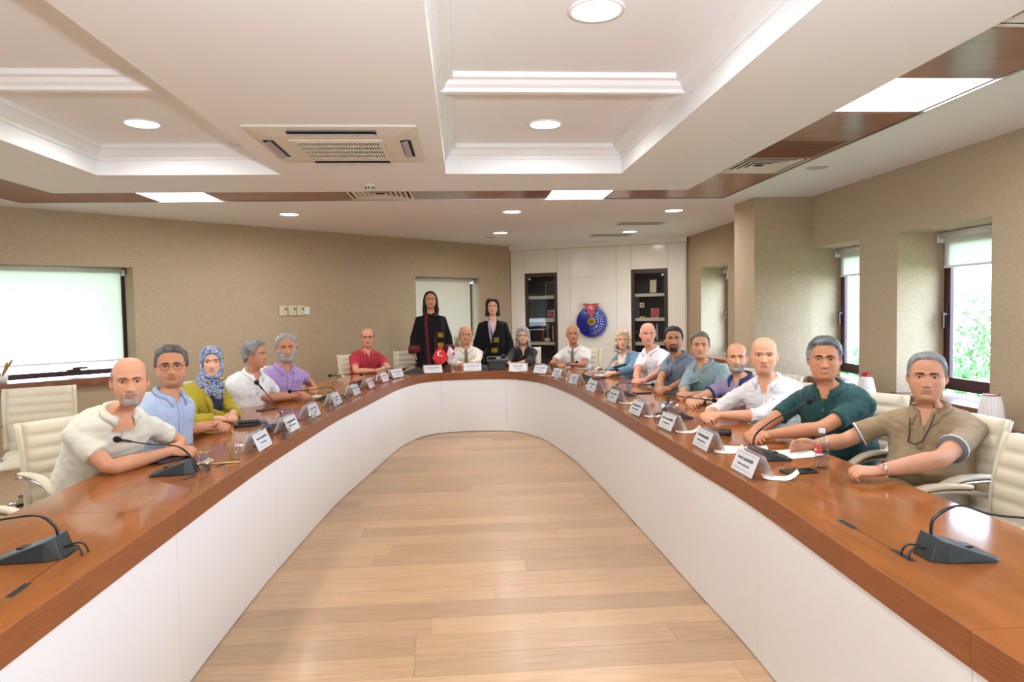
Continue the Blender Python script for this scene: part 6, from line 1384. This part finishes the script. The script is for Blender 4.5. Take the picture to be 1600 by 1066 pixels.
# ---------------- vases, dried flowers, switches ----------------
m_vase=mat('ribbed white ceramic',(228,222,216),.5); m_vred=mat('glossy red glaze',(170,18,32),.25)
def vase(x,y,z,label,flare):
    t=thing('vase',label,'vase',(x,y,z)); n=60; 
    prof=[(.070,.0),(.082,.05),(.078,.10),(.066,.16),(.052,.22)] if flare else [(.074,0),(.080,.04),(.078,.10),(.070,.16),(.058,.215),(.050,.245)]
    rings=[[(r*(1+.028*(1 if k%2 else -1))*math.cos(2*PI*k/n),r*(1+.028*(1 if k%2 else -1))*math.sin(2*PI*k/n),zz) for k in range(n)] for r,zz in prof]; MB().ring(rings).obj('ribbed_body',m_vase,t)
    if flare: 
        MB().lathe([(.034,.205),(.028,.225),(.036,.262),(.034,.262),(.024,.225)],24).obj('red_neck',m_vred,t,smooth=True)
        MB().lathe([(.0535,.217),(.034,.228)],40).obj('shoulder',m_vase,t)
    else: MB().lathe([(.0515,.240),(.0515,.250),(.047,.250),(.046,.20),(.001,.19)],30).obj('red_lining',m_vred,t,smooth=True); MB().lathe([(.077,-.0),(.083,.03)],40).obj('red_foot_band',m_vred,t)
vase(3.52,4.31,.652,'white ribbed vase with red lining behind the beige polo mans chair',False); vase(3.52,5.74,.652,'white ribbed vase with flared red neck behind the green polo',True)
t=thing('dried_plant','dried ochre flower spikes in a white pot on the left window sill','plant',tuple(ML@Vector((S0-.06,.05,.862)))); MB().lathe([(.05,0),(.06,.07),(.055,.075)],16).obj('pot',m_vase,t,smooth=True); rg=random.Random(2)
for i in range(9):
    a=rg.uniform(0,2*PI); e=rg.uniform(.02,.12); p=bez([(0,0,.05),(e*.4*math.cos(a),e*.4*math.sin(a),.12),(e*math.cos(a),e*math.sin(a),.20+rg.uniform(0,.06))],5); MB().tube([tuple(q) for q in p],[.004]*3+[.010]*(len(p)-4)+[.003],6).obj('flower_spike',mat('ochre dried flower',(178,136,70),.9) if 'ochre dried flower' not in MATS else MATS['ochre dried flower'],t)
m_sw=mat('beige switch plastic',(206,192,160),.45); m_sw2=mat('pale green white plastic',(214,222,210),.4)
for i,(a,b,m_,lb) in enumerate(((2.97,3.085,m_sw,'leftmost beige switch box on the diagonal wall'),(3.10,3.215,m_sw,'middle beige switch box on the diagonal wall'),(3.228,3.335,m_sw,'third beige switch box on the diagonal wall'),(3.338,3.425,m_sw2,'pale thermostat panel right of the switch boxes'))):
    t=tag(link(bpy.data.objects.new('wall_switch' if i<3 else 'thermostat',None)),lb,'switch' if i<3 else 'thermostat'); z0,z1=(1.495,1.63) if i<3 else (1.505,1.61)
    MB().box(S0+a,S0+b,-.022 if i<3 else -.012,0,z0,z1,ML).obj('plate',m_,t,bev=.003)
    if i<3:
        for q in range(2): MB().box(S0+a+.08,S0+a+.10,-.028,-.022,z0+.03+.045*q,z0+.055+.045*q,ML).obj('rocker',m_black if q else m_sw,t)
# ---------------- display cabinets in the back wall ----------------
m_cabback=mat('dark cabinet back',(50,44,40),.5); m_shelf=mat('cream shelf edge',(206,202,184),.4); m_silver=mat('polished silver',(196,194,188),.15,1); m_cg=glass_mat('cabinet glass',(.92,.92,.92),.03)
for ci,(a,b) in enumerate(CAB):
    t=tag(link(bpy.data.objects.new('display_cabinet',None)),('dark wood display cabinet left of the emblem','dark wood display cabinet right of the emblem')[ci],'cabinet')
    MB().box(a,b,.36,.38,.05,2.15,MBK).obj('back_board',m_cabback,t); MB().box(a,a+.02,.06,.36,.05,2.15,MBK).obj('side_board',m_dwood,t); MB().box(b-.02,b,.06,.36,.05,2.15,MBK).obj('side_board',m_dwood,t); MB().box(a,b,.06,.36,2.13,2.15,MBK).obj('top_board',m_dwood,t); MB().box(a,b,.06,.36,.05,.07,MBK).obj('bottom_board',m_dwood,t)
    for z in(1.725,1.312,.90): MB().box(a+.02,b-.02,.075,.36,z-.026,z+.026,MBK).obj('shelf',m_shelf,t)
    d=link(bpy.data.objects.new('glass_door',None)); d.parent=t; mb=MB()
    mb.box(a,a+.055,.0,.04,.05,2.155,MBK); mb.box(b-.055,b,.0,.04,.05,2.155,MBK); mb.box(a+.055,b-.055,.0,.04,2.09,2.155,MBK); mb.box(a+.055,b-.055,.0,.04,.05,.13,MBK); mb.obj('door_frame',m_dwood,d)
    MB().box(a+.055,b-.055,.018,.022,.13,2.09,MBK).obj('pane',m_cg,d); kx=b-.09 if ci==0 else a+.09; MB().ball(tuple(MBK@Vector((kx,-.012,1.1))),.012,10,6).obj('knob',m_steel,d)
    MB().box((a+.07) if ci==0 else (b-.10),(a+.10) if ci==0 else (b-.07),.012,.018,2.04,2.07,MBK).obj('sticker',m_paper,d)
def bk(s,y,z): return tuple(MBK@Vector((s,y,z)))
ABK=math.atan2(BD.y,BD.x)
def plaque(s,z,w,h,name,label,cat_,mf,mi,tilt=.15,emb=None):
    t=thing(name,label,cat_,bk(s,.17,z),ABK); T=Matrix.Rotation(-tilt,4,'X'); MB().box(-w/2,w/2,0,.012,0,h,T).obj('frame',mf,t); MB().box(-w/2+.012,w/2-.012,-.002,.0,.012,h-.012,T).obj('face',mi,t); MB().box(-w*.45,w*.45,-.02,.04,-.0,.008).obj('stand',mf,t)
    if emb: MB().tube([tuple(T@Vector((.022*math.cos(q),-.004,h*.55+.022*math.sin(q)))) for q in [.6+5.1*i/12 for i in range(13)]],.004,6,flat=.5).obj('crescent',m_paper,t)
m_fr=mat('red plaque enamel',(190,40,44),.35); m_pic=mat('dark photograph print',(60,66,50),.4,var=.9,vscale=30)
plaque(.70,1.752,.21,.26,'picture_frame','silver framed dark photograph on the top shelf of the left cabinet','picture frame',m_silver,m_pic)
plaque(.70,1.34,.125,.155,'plaque','red crescent plaque in the left cabinet','plaque',m_silver,m_fr,.1,True); plaque(2.56,1.34,.13,.155,'plaque','red crescent plaque in the right cabinet','plaque',m_silver,m_fr,.1,True)
plaque(2.53,1.752,.13,.24,'certificate','framed pale certificate on the top shelf of the right cabinet','certificate',m_dwood,m_crm,.1)
t=thing('trophy_figure','small dark trophy figure with a cream plate in the right cabinet','trophy',bk(2.34,.17,1.338)); MB().box(-.045,.045,-.035,.035,0,.03).obj('foot',m_gold,t); MB().lathe([(.02,.03),(.03,.07),(.018,.11),(.03,.15),(.012,.175)],12).obj('figure',m_black,t,smooth=True); MB().box(-.038,.038,-.006,.006,.175,.26).obj('flag_plate',m_crm,t); MB().lathe([(.018,-.002),(.018,.002)],12,(0,0,0),Matrix.Translation((0,-.008,.22))@Matrix.Rotation(PI/2,4,'X')).obj('red_seal',m_fr,t)
def trophy(s,label):
    t=thing('trophy_cup',label,'trophy',bk(s,.17,.926),ABK); MB().box(-.06,.06,-.045,.045,0,.07).obj('plinth',m_silver,t,bev=.004); MB().lathe([(.045,.07),(.02,.085),(.012,.14),(.022,.17),(.012,.20),(.02,.23),(.045,.26),(.062,.30),(.066,.34),(.060,.34)],20).obj('cup',m_silver,t,smooth=True)
    for sd in(-1,1):
        MB().tube([(sd*.055,0,.275),(sd*.10,0,.30),(sd*.11,0,.335),(sd*.085,0,.35),(sd*.065,0,.33)],.006,7).obj('handle',m_silver,t,smooth=True); MB().box(sd*.095-.011,sd*.095+.011,-.004,.0,.03,.31).obj('ribbon',m_fr if sd<0 else mat('pale ribbon',(210,180,178),.6) if 'pale ribbon' not in MATS else MATS['pale ribbon'],t)
trophy(.64,'silver trophy cup with ribbons in the left cabinet'); trophy(2.50,'silver trophy cup with ribbons in the right cabinet')
# ---------------- round emblem ----------------
m_eb=mat('royal blue enamel',(20,32,150),.22,coat=.5); m_er=mat('emblem red enamel',(196,20,28),.25,coat=.5); m_eg=mat('emblem brass',(176,138,58),.3,.6); m_ch=mat('chrome lettering',(215,215,218),.12,1)
t=thing('university_emblem','round blue emblem with a red triangle, brass centre and chrome letters on the white wall','emblem',bk(1.515,-.055,1.285),ABK)
RX=Matrix.Rotation(PI/2,4,'X')
MB().lathe([(.262,-.012),(.270,-.006),(.270,.006),(.262,.012)],72,(0,0,0),RX).obj('blue_disc',m_eb,t); MB().lathe([(.256,.012),(.256,.0155),(.250,.0155),(.250,.012)],72,(0,0,0),RX,False).obj('chrome_rim_line',m_ch,t)
for r_ in(.165,): MB().lathe([(r_+.0015,.012),(r_+.0015,.014),(r_-.0015,.014),(r_-.0015,.012)],60,(0,0,0),RX,False).obj('ring_line',m_ch,t)
MB().lathe([(.072,.012),(.072,.026),(.066,.030),(.001,.030)],36,(0,0,0),RX).obj('brass_centre',m_eg,t)
nt_=[(-.127,.300),(-.10,.315),(-.07,.318),(-.045,.308),(-.015,.298),(.015,.300),(.05,.314),(.09,.318),(.127,.300),(.006,.085),(-.004,.085)]
MB().prism([(x,z) for x,z in nt_],.026,.038,RX).obj('red_triangle',m_er,t)
for sx_ in(-1,1):
    MB().tube([(sx_*.132,-.032,.306),(sx_*.006,-.032,.082)],.0035,6).obj('chrome_edge',m_ch,t); MB().lathe([(.010,-.052),(.010,.05),(.006,.052)],12,(0,0,0),Matrix.Translation((sx_*.133,0,.312))@RX).obj('standoff',m_ch,t)
def arc_text(s,r,a0,a1,size,m_,name):
    mb=MB(); n=len(s)
    for i,ch in enumerate(s):
        if ch==' ': continue
        th=rad(a0+(a1-a0)*i/(n-1)); R=RX@Matrix.Translation((r*math.cos(th),r*math.sin(th),.014))@Matrix.Rotation(th+PI/2,4,'Z'); add_text(mb,ch,size,R,extr=.003,bold=.0006)
    mb.obj(name,m_,t)
arc_text('SÜTÇÜ İMAM ÜNİVERSİTESİ',.208,127,413,.050,m_ch,'outer_lettering'); arc_text('KAHRAMANMARAŞ',.122,135,405,.036,m_ch,'inner_lettering')
mb=MB(); add_text(mb,'T.C.',.055,RX@Matrix.Translation((.0,.245,.040)),extr=.002,bold=.001); mb.obj('country_lettering',m_ch,t)
mb=MB(); add_text(mb,'1992',.038,RX@Matrix.Translation((0,0,.032)),extr=.002,bold=.001); mb.obj('year_lettering',m_dark,t)
